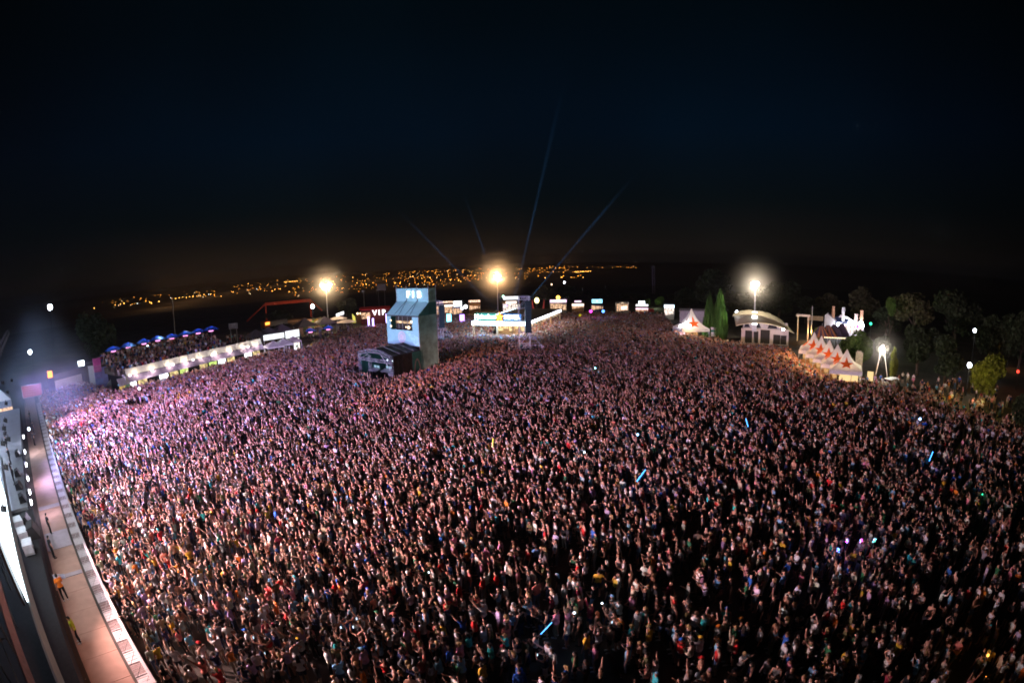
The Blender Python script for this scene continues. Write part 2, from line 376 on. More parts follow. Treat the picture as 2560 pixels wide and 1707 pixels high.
m2 = N(t_, 'ShaderNodeMapRange'); m2.interpolation_type = 'SMOOTHSTEP'; t_.links.new(ln.outputs['Value'], m2.inputs[0])
SMOKE_DENSITY = .052
for i, v in ((1, .15), (2, .98), (3, SMOKE_DENSITY), (4, 0.)): m2.inputs[i].default_value = v
mm = N(t_, 'ShaderNodeMath', operation='MULTIPLY'); t_.links.new(mr.outputs[0], mm.inputs[0]); t_.links.new(m2.outputs[0], mm.inputs[1])
vp = N(t_, 'ShaderNodeVolumePrincipled'); vp.inputs['Color'].default_value = (.62, .78, 1, 1); t_.links.new(mm.outputs[0], vp.inputs['Density'])
ou = N(t_, 'ShaderNodeOutputMaterial'); t_.links.new(vp.outputs[0], ou.inputs['Volume'])
sm = MB().box(-38, 38, -13, 13, 1.2, 21).build('smoke', m, None, S(100, 3.0, -1.0), RS); tag(sm, kind='stuff')
for a_, z_, w_ in ((46, 6, 1800), (53, 6, 2000), (60, 7, 2000), (68, 7, 1800), (76, 8, 1600), (84, 8, 1500), (92, 9, 1400), (100, 9, 1300), (108, 9, 1300)): point('smoke_fill_light', S(a_, -15, z_), (.50, .60, 1), w_, 1.)  # unseen lamps added to light the smoke
for a_ in (47, 55, 64): point('deck_fill_light', S(a_, -6.5, 4.6), (.70, .84, 1), 520, .4)  # lamps added to whiten the stage deck
for a_ in (84, 98): point('smoke_fill_light', S(a_, -15, 14), (.30, .50, 1), 1500, 1.)

# ------------------------------------------------------------------ survey helpers: a sight line from the camera gives a place at a known distance or height
def ray(px, py):
    dx, dy = px - 1280, 853.5 - py; c, s = math.cos(ROLL), math.sin(ROLL); dx, dy = dx * c - dy * s, dx * s + dy * c
    r = math.hypot(dx, dy); th = 2 * math.asin(min(1, r / (2 * LENS_PX))); k = math.sin(th) / max(r, 1e-9)
    x, y, z = dx * k, dy * k, math.cos(th); c, s = math.cos(PITCH), math.sin(PITCH)
    return Vector((x, z * c + y * s, y * c - z * s))
def at(px, py, D):
    v = ray(px, py); t = D / math.hypot(v.x, v.y); return Vector((v.x * t, v.y * t, H + v.z * t))
def on(px, py, h=0.):
    v = ray(px, py); t = (h - H) / v.z; return Vector((v.x * t, v.y * t, h))
def project(p):
    up = p[2] - H; c, s = math.cos(PITCH), math.sin(PITCH); z = p[1] * c - up * s; y = p[1] * s + up * c; x = p[0]
    m_ = math.sqrt(x * x + y * y + z * z); th = math.acos(max(-1, min(1, z / m_))); r = 2 * LENS_PX * math.sin(th / 2); q = math.hypot(x, y) + 1e-9
    dx, dy = x / q * r, y / q * r; c, s = math.cos(-ROLL), math.sin(-ROLL)
    return 1280 + dx * c - dy * s, 853.5 - (dx * s + dy * c)
def face(p): return math.atan2(p[1], p[0]) - PI / 2      # rotation whose local -Y looks at the camera
def ground_of(p): return Vector((p[0], p[1], 0))

# ------------------------------------------------------------------ far end of the stage
q = at(131, 975, 100); t = thing('side_tower', 'dark tower with glowing orange box beyond the far stage end', 'tower', ground_of(q), face(q)); zq = lambda y: at(131, y, 100).z
MB().box(-.75, .75, -.7, .7, 0, zq(942)).build('tower_body', mat('navy cloth', (.03, .045, .075), .9), t)
MB().box(-.5, .5, -.5, .5, zq(942) + .003, zq(927)).build('light_box', E_ORANGE, t)
q = at(82, 990, 98); t = thing('pink_screen', 'pink lit notice screen at the far side of the stage', 'screen', ground_of(q), face(q) - .15); zq = lambda y: at(82, y, 98).z
z0, z1 = zq(990), zq(962)
MB().box(-2.15, 2.15, -.02, .22, z0 - .15, z1 + .15).build('frame', mat('pale frame', (.5, .45, .5)), t)
MB().box(-2.0, 2.0, -.05, -.025, z0, z1).build('panel', emit('pink panel', (.95, .20, .40), .42), t)
for k in range(4): MB().box(-1.5, .7 + .3 * (k % 2), -.07, -.055, z0 + .35 + k * .4, z0 + .45 + k * .4).build('text_line', emit('pale pink line', (1, .5, .7), .5), t)
for k in (-1.9, 1.9): MB().bar((k, .1, 0), (k, .1, z0 - .1), .08).build('leg', DARKSTEEL, t)
q = at(6, 1010, 96); t = thing('side_marquee', 'pale pointed marquee beside the stage with orange lit opening', 'tent', ground_of(q), face(q)); zq = lambda y: at(6, y, 96).z
ze, zt = zq(998), zq(972)
MB().add([(-2.2, -2, ze), (1.9, -2, ze), (1.9, 2, ze), (-2.2, 2, ze), (0, 0, zt)], [(0, 1, 4), (1, 2, 4), (2, 3, 4), (3, 0, 4)]).build('roof', WHITE, t)
MB().box(-2.1, 1.8, -1.9, -1.85, .3, ze).build('side_wall', mat('grey blue cloth', (.30, .33, .42)), t)
MB().box(-2.0, 1.9, -2.0, -1.93, zq(1026), zq(1016)).build('lit_opening', E_PEACH, t)
for x in (-2.1, 1.85): MB().bar((x, -1.95, 0), (x, -1.95, ze), .06).build('pole', STEEL, t)
a, b = at(141, 985, 103), at(208, 965, 106); t = thing('white_hoarding', 'long white hoarding panel left of the terrace gate', 'hoarding', ground_of(a), math.atan2((b - a).y, (b - a).x)); L = math.hypot((b - a).x, (b - a).y); zt = at(175, 941, 105).z
for k in range(4): MB().box(L * k / 4 + .02, L * (k + 1) / 4 - .02, -.05, .05, .35, zt).build('panel', WHITE, t)
MB().box(0, L, .06, .5, 0, .34).build('base', CONC, t); MB().box(-.3, L + 2.5, .8, .9, 0, zt + 1.0).build('sheet_wall', mat('dark sheet', (.10, .09, .06)), t)
point('hoarding_light', ground_of(a.lerp(b, .5)) + Vector((2.5, -3, 4)), (1, .72, .8), 220, .4)
q = at(203, 908, 112); t = thing('light_box', 'bright white rectangular light box over the white hoarding', 'lamp', ground_of(q), face(q)); MB().bar((0, .2, 0), (0, .2, q.z), .06).build('pole', DARKSTEEL, t)
MB().box(-.72, .72, -.15, .15, q.z - .5, q.z + .5).build('panel', emit('light box face', (.85, .95, 1), 6), t); point('box_light', q - Vector((q.x, q.y, 0)).normalized() * .8, (.6, .8, 1), 120)

# ------------------------------------------------------------------ sound desk tower (three letters on top) with the desk hut before it
TEAL = mat('teal printed mesh', (.26, .52, .55), .8, .06, .7)
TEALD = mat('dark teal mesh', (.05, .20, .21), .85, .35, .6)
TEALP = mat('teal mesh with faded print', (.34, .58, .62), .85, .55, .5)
t = thing('sound_tower', 'teal covered sound desk tower with white FIB letters rising from the crowd', 'tower', S(56.4, 55.1), RS)
Wt, Dp, Sb = 7.2, 3.9, 2.35
f = MB(); f.slab([(-Wt, -.06, 4.8), (0, -.06, 4.8), (0, -.06, 7.1), (-Wt, -.06, 7.1)], -.05); f.build('front_sheet', TEAL, t)
MB().slab([(-Wt, -.06, 7.105), (-Wt * .86, -.06, 7.105), (-Wt * .86, -.06, 9.2), (-Wt, -.06, 9.2)], -.05).build('front_sheet', TEAL, t)
MB().slab([(-Wt * .19, -.06, 7.105), (0, -.06, 7.105), (0, -.06, 9.2), (-Wt * .19, -.06, 9.2)], -.05).build('front_sheet', TEAL, t)
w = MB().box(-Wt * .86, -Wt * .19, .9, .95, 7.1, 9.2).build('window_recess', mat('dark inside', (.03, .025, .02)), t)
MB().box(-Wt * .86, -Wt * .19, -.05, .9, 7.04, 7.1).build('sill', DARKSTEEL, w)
MB().box(-Wt * .84, -Wt * .22, .85, .89, 8.0, 8.35).build('lit_shelf', emit('warm shelf', (1, .66, .40), 1.0, var=.6, scale=2), w)  # shelf glows by itself in place of light on it
for x, z, r in ((-Wt * .21, 8.45, .17), (-Wt * .30, 7.55, .22), (-Wt * .86, 8.5, .12), (-Wt * .86, 7.6, .12), (-Wt * .38, 7.6, .1)): MB().ball((x, -.12, z), r, 10, 6).build('lamp', E_WARM, w)
for k in (.34, .5, .62): MB().bar((-Wt * k, -.02, 7.1), (-Wt * k, -.02, 9.2), .03).build('mullion', STEEL, w)
# faded round emblem on the sheet
em = MB(); n = 28
for r0, r1, y in ((.62, .86, -.13), (.0, .5, -.133)):
    vs = []
    for i in range(n): a = 2 * PI * i / n; vs += [(-Wt * .53 + r0 * math.cos(a), y, 6.0 + r0 * 1.05 * math.sin(a)), (-Wt * .53 + r1 * math.cos(a), y, 6.0 + r1 * 1.05 * math.sin(a))]
    em.add(vs, [(2 * i, 2 * i + 1, (2 * i + 3) % (2 * n), (2 * i + 2) % (2 * n)) for i in range(n)])
em.build('emblem', mat('pale pink print', (.52, .50, .56), .8), t)
MB().slab([(-Wt * .12, -.118, 4.85), (-.05, -.118, 5.2), (-.05, -.118, 6.1), (-Wt * .34, -.118, 7.0), (-Wt * .40, -.118, 6.8)], -.005).build('pale_ray_print', mat('pale teal print', (.32, .60, .66), .8), t)
MB().slab([(0, -.05, 0), (0, Dp, 0), (0, Dp, 9.3), (0, -.05, 9.3)], .05).build('side_sheet', TEALP, t)
MB().slab([(.003, -.05, 9.302), (.003, Dp, 9.302), (.003, Dp, 11.2), (.003, Sb, 11.2)], .05).build('side_gusset', TEALD, t)
MB().slab([(-Wt - .003, Dp, 9.302), (-Wt - .003, -.05, 9.302), (-Wt - .003, Sb, 11.2), (-Wt - .003, Dp, 11.2)], .05).build('side_gusset', mat('pale teal mesh', (.17, .30, .34)), t)
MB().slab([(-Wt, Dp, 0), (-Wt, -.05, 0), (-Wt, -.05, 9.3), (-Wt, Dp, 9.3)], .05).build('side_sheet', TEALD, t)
aw = MB().slab([(-Wt, -.10, 9.35), (0, -.10, 9.35), (0, Sb - .05, 11.2), (-Wt, Sb - .05, 11.2)], -.04).build('awning', TEAL, t)
MB().box(-Wt - .02, .02, -.14, .0, 9.16, 9.34).build('edge_board', DARKSTEEL, aw)
for k in (.32, .66): MB().bar((-Wt * k - .6, -.14, 9.35), (-Wt * k, Sb - .15, 11.5), .03).bar((-Wt * k + .5, -.14, 9.35), (-Wt * k, Sb - .15, 11.5), .03).build('stay_rope', DARKSTEEL, aw)
for k in range(3): MB().box(-Wt * (.78 - .2 * k), -Wt * (.64 - .2 * k), .4, .402, 10.9, 10.92).build('print_patch', mat('pale pink print', (.5, .5, .5)), aw)
up = MB().slab([(-Wt, Sb, 11.2), (0, Sb, 11.2), (0, Sb, 13.3), (-Wt, Sb, 13.3)], -.05).build('letter_board', TEAL, t)
MB().slab([(.0, Sb, 11.205), (.0, Dp, 11.205), (.0, Dp, 13.3), (.0, Sb, 13.3)], .05).build('side_sheet', TEALP, t)
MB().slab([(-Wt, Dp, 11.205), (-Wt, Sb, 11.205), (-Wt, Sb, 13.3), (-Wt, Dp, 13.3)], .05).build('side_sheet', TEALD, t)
MB().box(-Wt - .05, .05, Sb - .04, Dp, 13.302, 13.4).build('roof', DARKSTEEL, t)
for x in (-Wt, -Wt * .67, -Wt * .34, 0):
    MB().bar((x, Sb - .08, 11.2), (x, Sb - .08, 13.85), .05).build('post', STEEL, t)
MB().bar((.02, -.1, .2), (.02, -.1, 9.2), .06).build('post', STEEL, t); MB().bar((.02, Dp, 0), (.02, Dp, 13.8), .06).build('post', STEEL, t)
for i, ch in enumerate('FIB'):
    text('letter', ch, 1.45, .09, emit('lit letters', (.95, 1, 1), 2.6), t, (-Wt * .60 + i * 1.22 - (.12 if i == 1 else 0), Sb - .2, 11.9), .035)
MB().box(-Wt + .1, -.1, .1, Dp - .1, 4.3, 4.79).build('dark_floor', BLACK, t)
MB().box(-Wt + .1, -.1, .8, Dp - .1, 0, 4.29).build('base', BLACK, t)
spot('tower_wash', S(58, 20, 3.2), S(59.5, 55, 9.3), (.80, 1.0, .98), 24000, 30, .5, .2)

t = thing('desk_hut', 'black roofed sound desk hut with silver truss portal before the teal tower', 'hut', S(56.2, 49.0), RS)
hw, hl = 7.4, 6.0
pt = MB()
truss(pt, (-hw, 0, 4.2), (-hw * .66, 0, 4.75), .45, 5, .05); truss(pt, (-hw * .66, 0, 4.75), (-hw * .33, 0, 4.75), .45, 6, .05); truss(pt, (-hw * .33, 0, 4.75), (0, 0, 4.0), .45, 6, .05)
truss(pt, (-hw, 0, 3.4), (0, 0, 3.4), .35, 16, .04)
pt.build('portal_truss', mat('dull truss', (.20, .20, .24), .5), t)
for x in (-hw, -hw * .66, 0): truss(MB(), (x, 0, 0), (x, 0,4.2 if x else 4.0), .3, 6, .035).build('portal_leg', mat('dull truss', (.2, .2, .24)), t)
MB().bar((-hw * .34, 0, 4.6), (-.3, 0, 2.2), .05).build('brace', STEEL, t); MB().bar((-hw, 0, 3.2), (-hw * .72, 0, 4.2), .05).build('brace', STEEL, t)
rf = MB(); zs = [(-hw, 4.35), (-hw * .5, 5.1), (0, 4.3)]
for k in range(4):
    y0, y1 = .3 + k * 1.43, .3 + k * 1.43 + 1.40
    for (x0, z0), (x1, z1) in zip(zs, zs[1:]): MB().slab([(x0, y0, z0), (x1, y0, z1), (x1, y1, z1), (x0, y1, z0)], .06).build('roof_panel', mat('black roof sheet', (.035, .032, .035), .6), t)
for x, z in zs[1:2]: MB().bar((x, .2, z + .06), (x, hl, z + .06), .07).build('ridge_bar', STEEL, t)
for k in range(1, 4): MB().bar((-hw * .5, .3 + k * 1.43, 5.18), (0, .3 + k * 1.43, 4.38), .05).build('roof_rib', STEEL, t)
for k in range(4): MB().box(-.04, .02, .35 + k * .95, .35 + k * .95 + .92, 0, 4.2).build('side_panel', mat('black drape', (.03, .022, .02), .9, .4, 1.5), t)
MB().box(-.04, .02, 4.2, hl, 0, 4.2).build('side_wall', mat('teal drape', (.03, .14, .13), .85, .15, 1), t)
ar = MB(); vs = []
for i in range(13): a = PI * i / 12; vs += [(.035, 5.1 + .55 * math.cos(a), .3 + 2.6 * math.sin(a)), (.035, 5.1 + .8 * math.cos(a), .3 + 2.9 * math.sin(a))]
ar.add(vs, [(2 * i, 2 * i + 1, 2 * i + 3, 2 * i + 2) for i in range(12)]).build('arch_print', mat('faded rose print', (.25, .20, .22)), t)
MB().box(-hw, -hw + .06, .3, hl, 0, 4.2).build('side_wall', mat('teal drape', (.03, .14, .13)), t); MB().box(-hw, 0, hl - .1, hl, 0, 4.2).build('back_wall', BLACK, t)
MB().box(-hw - 2.6, 0, -.8, hl, 0, .5).build('platform', BLACK, t)
for i in range(3): # mixing desks under the roof
    d = thing('mixing_desk', ['mixing desk at the left of the dark hut', 'mixing desk in the middle of the dark hut', 'white covered mixing desk at the right of the hut'][i], 'desk', S(62.2 - i * 2.3, 50.6 + .5 * (i == 1), .5), RS)
    MB().box(-.9, .9, -.4, .4, 0, .85).build('case', BLACK if i < 2 else WHITE, d); MB().slab([(-.95, -.45, .86), (.95, -.45, .86), (.95, .5, 1.15), (-.95, .5, 1.15)], .08).build('console', mat('desk grey', (.18, .19, .21), .4), d)
    for k in range(2): MB().box(-.6 + k * .7, -.05 + k * .7, .52, .56, 1.2, 1.55).build('monitor', emit('desk monitor', (.45, .75, 1), .7), d)
for x, y, z in ((-3.2, 2, 3.1), (-2.4, 2.4, 3.0)): MB().ball((x, y, z), .12).build('lamp', E_COOL, t)
MB().box(-hw - 2.6, -hw - .2, -.85, -.8, .5, 1.5).build('guard_panel', mat('pale banner', (.4, .4, .48)), t)
point('hut_light', S(60, 51, 3.2), (.55, .75, 1), 30, .1)

# ------------------------------------------------------------------ two loudspeaker towers
def delay_tower(loc, rz, label, ztop, zb):
    t = thing('speaker_tower', label, 'tower', loc, rz)
    b = MB()
    for x in (-.95, .95):
        for y in (-.9, .9): b.bar((x, y, 0), (x, y, ztop), .045)
    for k in range(5):
        z0, z1 = ztop * k / 5, ztop * (k + 1) / 5
        for y in (-.9, .9): b.bar((-.95, y, z0), (.95, y, z1), .03).bar((-.95, y, z1), (.95, y, z1), .03)
        for x in (-.95, .95): b.bar((x, -.9, z0), (x, .9, z1), .03).bar((x, -.9, z1), (x, .9, z1), .03)
    TR = mat('bright truss', (.75, .72, .80), .5, .05); b.build('mast', TR, t)  # pale lilac tone takes in the stage light on the lattice
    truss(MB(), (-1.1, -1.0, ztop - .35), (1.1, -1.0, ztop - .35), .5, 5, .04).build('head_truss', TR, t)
    s = MB()
    for x in (-2.8, 0, 2.8): s.bar((x, -1.4, 0), (x, -1.4, 2.0), .04).bar((x, 1.4, 0), (x, 1.4, 2.0), .04)
    for y in (-1.4, 1.4):
        for z in (.25, 1.1, 2.0): s.bar((-2.8, y, z), (2.8, y, z), .035)
        s.bar((-2.8, y, .2), (0, y, 2), .035).bar((2.8, y, .2), (0, y, 2), .035).bar((-2.8, y, 2), (-.95, y * .6, 4), .035).bar((2.8, y, 2), (.95, y * .6, 4), .035)
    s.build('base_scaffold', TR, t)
    for k in range(12):
        z = ztop - .8 - k * (ztop - .8 - zb) / 12; hh = (ztop - .8 - zb) / 12
        a = MB().box(.05, 1.15, -1.75 + .012 * k * k * .3, -1.05 + .012 * k * k * .3, z - hh * .94, z); a.build('array_speaker', mat('speaker blue black', (.03, .05, .06), .5), t)
    MB().box(-1.5, 1.5, -1.55, -1.45, .3, 1.0).build('banner', mat('rose banner', (.30, .18, .2)), t)
    MB().box(-2.9, 2.9, -1.5, 1.5, 0, .2).build('base_plate', BLACK, t)
    return t
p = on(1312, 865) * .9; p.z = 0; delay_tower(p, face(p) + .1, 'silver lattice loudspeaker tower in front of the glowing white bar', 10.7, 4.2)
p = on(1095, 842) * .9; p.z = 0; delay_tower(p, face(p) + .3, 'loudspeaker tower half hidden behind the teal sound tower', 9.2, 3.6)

# ------------------------------------------------------------------ the big bar
q0, q1 = Vector((-8.3, 111.6, 0)), Vector((2.9, 107.6, 0)); brz = math.atan2(q1.y - q0.y, q1.x - q0.x); bw = (q1 - q0).length; bd = 29.
t = thing('festival_bar', 'wide flat roofed bar ringed by a glowing white light strip', 'bar', q0, brz)
MB().box(0, bw, -.08, .0, 3.75, 4.5).build('light_strip', emit('bar strip', (.60, .86, 1), 12), t)
MB().box(bw, bw + .08, 0, bd, 3.75, 4.25).build('light_strip', emit('bar side strip', (.85, .90, 1), 9), t)
MB().box(-.08, .0, 0, bd, 3.75, 4.5).build('light_strip', emit('bar strip', (.7, .9, 1), 6), t)
r_ = MB(); nseg = 8
for i in range(nseg):
    MB().slab([(bw * i / nseg + .01, .02, 4.35), (bw * (i + 1) / nseg - .01, .02, 4.35), (bw * (i + 1) / nseg - .01, bd, 4.5), (bw * i / nseg + .01, bd, 4.5)], .12).build('roof_sheet', mat('bar roof membrane', (.26, .24, .24), .7, .08, .3), t)
for x in (.15, bw * .47, bw - .15):
    for y in (.2, 10, 20, bd - .3): MB().box(x - .16, x + .16, y - .16, y + .16, 0, 3.74).build('column', WOOD, t)
for i in range(14): MB().box(bw - .35, bw - .3, 1 + i * 2, 2 + i * 2, 2.9, 3.6).build('side_sign', mat('bar panel', (.5, .36, .2)), t)
MB().box(1.0, bw - 1.0, 3.0, 3.6, 0, 1.15).build('counter', WOOD, t)
MB().box(bw - 3.4, bw - 2.8, 4, bd - 2, 0, 1.15).build('counter', WOOD, t)
bb = MB().box(1.0, bw - 3.6, 12, 12.3, 0, 3.5).build('back_wall', mat('bar back wall', (.45, .30, .16)), t)
for i in range(5): MB().box(1.4 + i * 1.35, 2.5 + i * 1.35, 11.6, 11.98, 1.0 + .5 * (i % 2), 2.6).build('shelf', emit('lit shelf', (1, .72, .35), 1.2, var=.7, scale=4), bb)  # shelves glow in place of lamplight falling on them
sg = thing('bar_sign', 'glowing sign with white words and orange star on the bar roof', 'sign', q0 + Vector((math.cos(brz) * bw * .5, math.sin(brz) * bw * .5, 0)) + Vector((-math.sin(brz), math.cos(brz), 0)) * .55, brz)
MB().box(-bw * .46, -.8, .1, .25, 4.7, 6.2).build('backing', mat('green board', (.01, .16, .09), .5), sg)
MB().box(.85, bw * .40, .1, .25, 4.7, 6.1).build('backing', mat('blue board', (.02, .10, .22), .5), sg)
for x in (-4.5, 0, 4.2): MB().bar((x, .36, 4.4), (x, .36, 6), .05).build('sign_post', STEEL, sg)
text('word', 'Heineken', 1.25, .08, emit('sign white green', (.75, 1, .88), 9), sg, (-bw * .265, .0, 5.05), .035)
text('word', 'SILVER', 1.15, .08, emit('sign white blue', (.80, .92, 1), 9), sg, (bw * .235, .0, 5.0), .03)
def star(mb, c, r, y0, y1, r_in=.42):
    vs = []
    for y in (y0, y1):
        for i in range(10):
            a = PI / 2 + 2 * PI * i / 10; rr = r if i % 2 == 0 else r * r_in; vs.append((c[0] + rr * math.cos(a), y, c[1] + rr * math.sin(a)))
        vs.append((c[0], y, c[1]))
    fs = [(10, i, (i + 1) % 10) for i in range(10)] + [(21, 11 + (i + 1) % 10, 11 + i) for i in range(10)] + [(i, 11 + i, 11 + (i + 1) % 10, (i + 1) % 10) for i in range(10)]
    return mb.add(vs, fs)
star(MB(), (0, 5.35), 1.05, .05, .2).build('star', emit('sign star', (1, .42, .05), 4), sg); star(MB(), (0, 5.35), 1.3, .22, .3).build('star_backing', RED, sg)
bmid = q0.lerp(q1, .5); nb = Vector((-math.sin(brz), math.cos(brz), 0)); xb = Vector((math.cos(brz), math.sin(brz), 0))
for k, (x, y, w) in enumerate(((3, 2, 240), (bw - 3, 2, 240), (bw - 2, 10, 260), (bw - 2, 19, 260), (4, 10, 220))): point('bar_light', q0 + xb * x + nb * y + Vector((0, 0, 3.3)), (1, .66, .32), w * 1.6, .4)
for x in (2, 6, 10): point('strip_glow', q0 + xb * x - nb * 1.2 + Vector((0, 0, 4.1)), (.30, .60, 1), 1000, .5)
for y in (5, 15, 25): point('strip_glow', q0 + xb * (bw + 1.2) + nb * y + Vector((0, 0, 4.0)), (.85, .85, 1), 260, .5)
def at_bar(x, y, z): return q0 + xb * x + nb * y + Vector((0, 0, z))

# ------------------------------------------------------------------ searchlight beams standing over the bar (lit mist inside each beam)
def beam(src, px, py, D, col, watts, deg, label):
    tgt = at(px, py, D); d = (tgt - src).normalized(); L = (tgt - src).length * 1.15
    spot('searchlight_lamp', src, src + d, col, watts, deg, .5, .05)
    m = bpy.data.materials.new('beam mist'); m.use_nodes = True; t_ = m.node_tree; t_.nodes.clear()
    tc = N(t_, 'ShaderNodeTexCoord'); ln = N(t_, 'ShaderNodeVectorMath', operation='LENGTH'); t_.links.new(tc.outputs['Object'], ln.inputs[0]); mr = N(t_, 'ShaderNodeMapRange'); mr.interpolation_type = 'SMOOTHSTEP'; t_.links.new(ln.outputs['Value'], mr.inputs[0])
    for i, v in ((1, L * .45), (2, L * .99), (3, .018), (4, 0.)): mr.inputs[i].default_value = v
    no = N(t_, 'ShaderNodeTexNoise'); no.inputs['Scale'].default_value = .12; t_.links.new(tc.outputs['Object'], no.inputs['Vector']); mm = N(t_, 'ShaderNodeMath', operation='MULTIPLY'); t_.links.new(no.outputs[0], mm.inputs[0]); t_.links.new(mr.outputs[0], mm.inputs[1])
    v = N(t_, 'ShaderNodeVolumePrincipled'); t_.links.new(mm.outputs[0], v.inputs['Density']); o = N(t_, 'ShaderNodeOutputMaterial'); t_.links.new(v.outputs[0], o.inputs['Volume'])
    ob = MB().bar(d * .6, d * L, .12, math.tan(math.radians(deg * .62)) * L, 14).build('mist', m, None, src); tag(ob, kind='stuff')
    h_ = thing('searchlight', label, 'searchlight', src - Vector((0, 0, .55)), 0)
    MB().bar(Vector((0, 0, .55)) - d * .45, Vector((0, 0, .55)) - d * .10, .22, .26, 10).build('lamp_head', BLACK, h_); MB().bar((0, 0, 0), (0, 0, .34), .18, .12, 8).build('foot', DARKSTEEL, h_)
for k, (px, py, lb, wt) in enumerate(((1015, 545, 'searchlight on the bar roof aiming far left', 3e5), (1165, 500, 'searchlight on the bar roof aiming slightly left', 2.4e5), (1400, 250, 'searchlight on the bar roof aiming slightly right', 3e5), (1560, 470, 'searchlight on the bar roof aiming far right', 4e5))):
    beam(at_bar(5.2 + k * .9, 4.5, 5.1), px, py, 118, (.10, .40, 1), wt * 3.5, 1.5, lb)

# ------------------------------------------------------------------ floodlight masts
def flood_mast(p, zt, label, em, n, col, watts, spread, glow_d, rows=1, mr=7., tilt=0.):
    t = thing('floodlight_mast', label, 'floodlight', ground_of(p), face(p) + tilt)
    if n > 1: MB().bar((0, 0, 0), (0, 0, zt - .4), .20, .11, 8).build('pole', STEEL, t)
    MB().box(-.35, .35, -.35, .35, 0, .25).build('foot', CONC, t)
    MB().bar((-spread / 2 - .2, 0, zt - .35), (spread / 2 + .2, 0, zt - .35), .07).build('crossbar', STEEL, t); MB().bar((-spread / 2, 0, zt + .4), (spread / 2, 0, zt + .4), .05).build('crossbar', STEEL, t)
    for j in range(rows):
        k_ = n - j * 2
        for i in range(max(1, k_)):
            x = 0 if k_ <= 1 else -spread / 2 * (k_ / n) + spread * (k_ / n) * i / (k_ - 1); z = zt - j * .85
            l = MB().box(x - .30, x + .30, -.12, .14, z - .30, z + .34).build('lamp_housing', DARKSTEEL, t)
            MB().ball((x, -.16, z), .31, 10, 6, .95).build('lens', em, l)
    point('mast_light', (p[0], p[1], zt - .3) - Vector((p[0], p[1], 0)).normalized() * .9 if False else Vector((p[0], p[1], zt - .3)) - Vector((p[0], p[1], 0)).normalized() * .9, col, watts, .5)
    if glow_d: mist('lamp lit mist ' + label[:24], (p[0], p[1], zt), mr, glow_d, (1, .93, .85))
    return t
k9 = .93
p = on(821, 815) * k9; flood_mast(p, 17 - (17 - 12.4) * k9, 'floodlight mast with a wide warm lamp head left of the teal tower', E_LAMPO, 5, (1, .70, .38), 6500, 2.6, .06, 2, 12)
p = on(1245, 772) * k9; flood_mast(p, 17 - (17 - 11.7) * k9, 'floodlight mast glowing orange behind the bar sign', E_LAMPO, 3, (1, .58, .26), 8000, 1.4, .11, 2, 15)
p = on(1885, 845) * k9; flood_mast(p, 17 - (17 - 11.9) * k9, 'tall floodlight mast with white lamp before the curved roof hall', E_LAMPW, 3, (1, .88, .66), 6500, 1.0, .03, 2, 10)
km = thing('light_kiosk', 'glowing white box fixed to the pole before the curved roof hall', 'sign', ground_of(p), face(p))
MB().box(-.55, .55, -.55, -.22, 4.0, 6.6).build('light_box', emit('kiosk face', (.88, .92, 1), 5), km); MB().box(-.5, .5, -.5, -.2, 2.6, 3.98).build('grey_panel', mat('grey panel', (.55, .55, .6)), km)
text('number', '0', .9, .02, mat('blue print', (.1, .15, .5)), km, (.1, -.56, 4.9))
p = on(2200, 938) * k9
t = flood_mast(p, 17 - (17 - 4.35) * k9, 'low floodlight on splayed pale legs beside the star tents', E_LAMPW, 1, (1, .95, .82), 1000, .6, .06, 1, 6)
for x, nme in ((-.9, 'leg'), (1.5, 'leg')): MB().bar((x, 0, 0), (x * .25, 0, 4.6), .09, .07, 6).build(nme, mat('pale post', (.7, .62, .55)), t)
def small_lamp(px, py, D, label, em, col, watts, r=.35, ybase=None):
    q = at(px, py, D); t = thing('site_lamp', label, 'lamp', ground_of(q) , face(q))
    zb = min(0, q.z - 1); t.location.z = 0
    MB().bar((0, .1, 0), (0, .1, max(.3, q.z - .3)), .09, .07, 6).build('pole', DARKSTEEL, t); h_ = MB().box(-.3, .3, -.05, .2, q.z - .35, q.z + .35).build('housing', DARKSTEEL, t)
    MB().ball((0, -.2, q.z), r, 12, 8).build('lens', em, h_)
    if watts: point('lamp_light', q + Vector((-q.x, -q.y, 0)).normalized() * .8, col, watts, .3)
    return t
small_lamp(781, 766, 162, 'round white lamp on a lattice pole left of the floodlight', E_LAMPB, (.9, .9, 1), 400, .55)
small_lamp(125, 768, 175, 'blue white round lamp high at the far left beyond the tree', E_LAMPB, (.7, .82, 1), 250, .85)
small_lamp(75, 880, 150, 'lower blue white round lamp at the far left above the smoke', E_LAMPB, (.6, .75, 1), 350, .6)
small_lamp(2437, 826, 100, 'white lamp among the dark trees, upper right', E_LAMPB, (.8, .88, 1), 150, .32)
small_lamp(2354, 856, 92, 'small faint lamp below the upper right lamp among trees', emit('dim lamp', (.85, .92, 1), 5), (.8, .9, 1), 60, .2)
small_lamp(2424, 912, 80, 'bright white lamp beside the yellow lit tree', E_LAMPB, (1, .85, .4), 200, .36)
small_lamp(2177, 809, 118, 'small green lamp among dark trees', E_GREEN, (.1, 1, .4), 120, .3)
small_lamp(1477, 778, 140, 'magenta glowing ball lamp over the far crowd', E_MAG, (1, .1, .8), 120, .38)
small_lamp(1508, 778, 140, 'blue glowing ball lamp over the far crowd', E_BLUE, (.1, .3, 1), 120, .38)
small_lamp(1411, 706, 250, 'tiny white car park lamp beyond the food stalls', E_LAMPB, (1, 1, 1), 0, .4)
small_lamp(1379, 711, 250, 'tiny warm car park lamp beyond the food stalls', E_WARM, (1, .8, .6), 0, .35)
small_lamp(2523, 870, 110, 'orange glowing lamp at the far right among trees', E_ORANGE, (1, .5, .2), 200, .5)
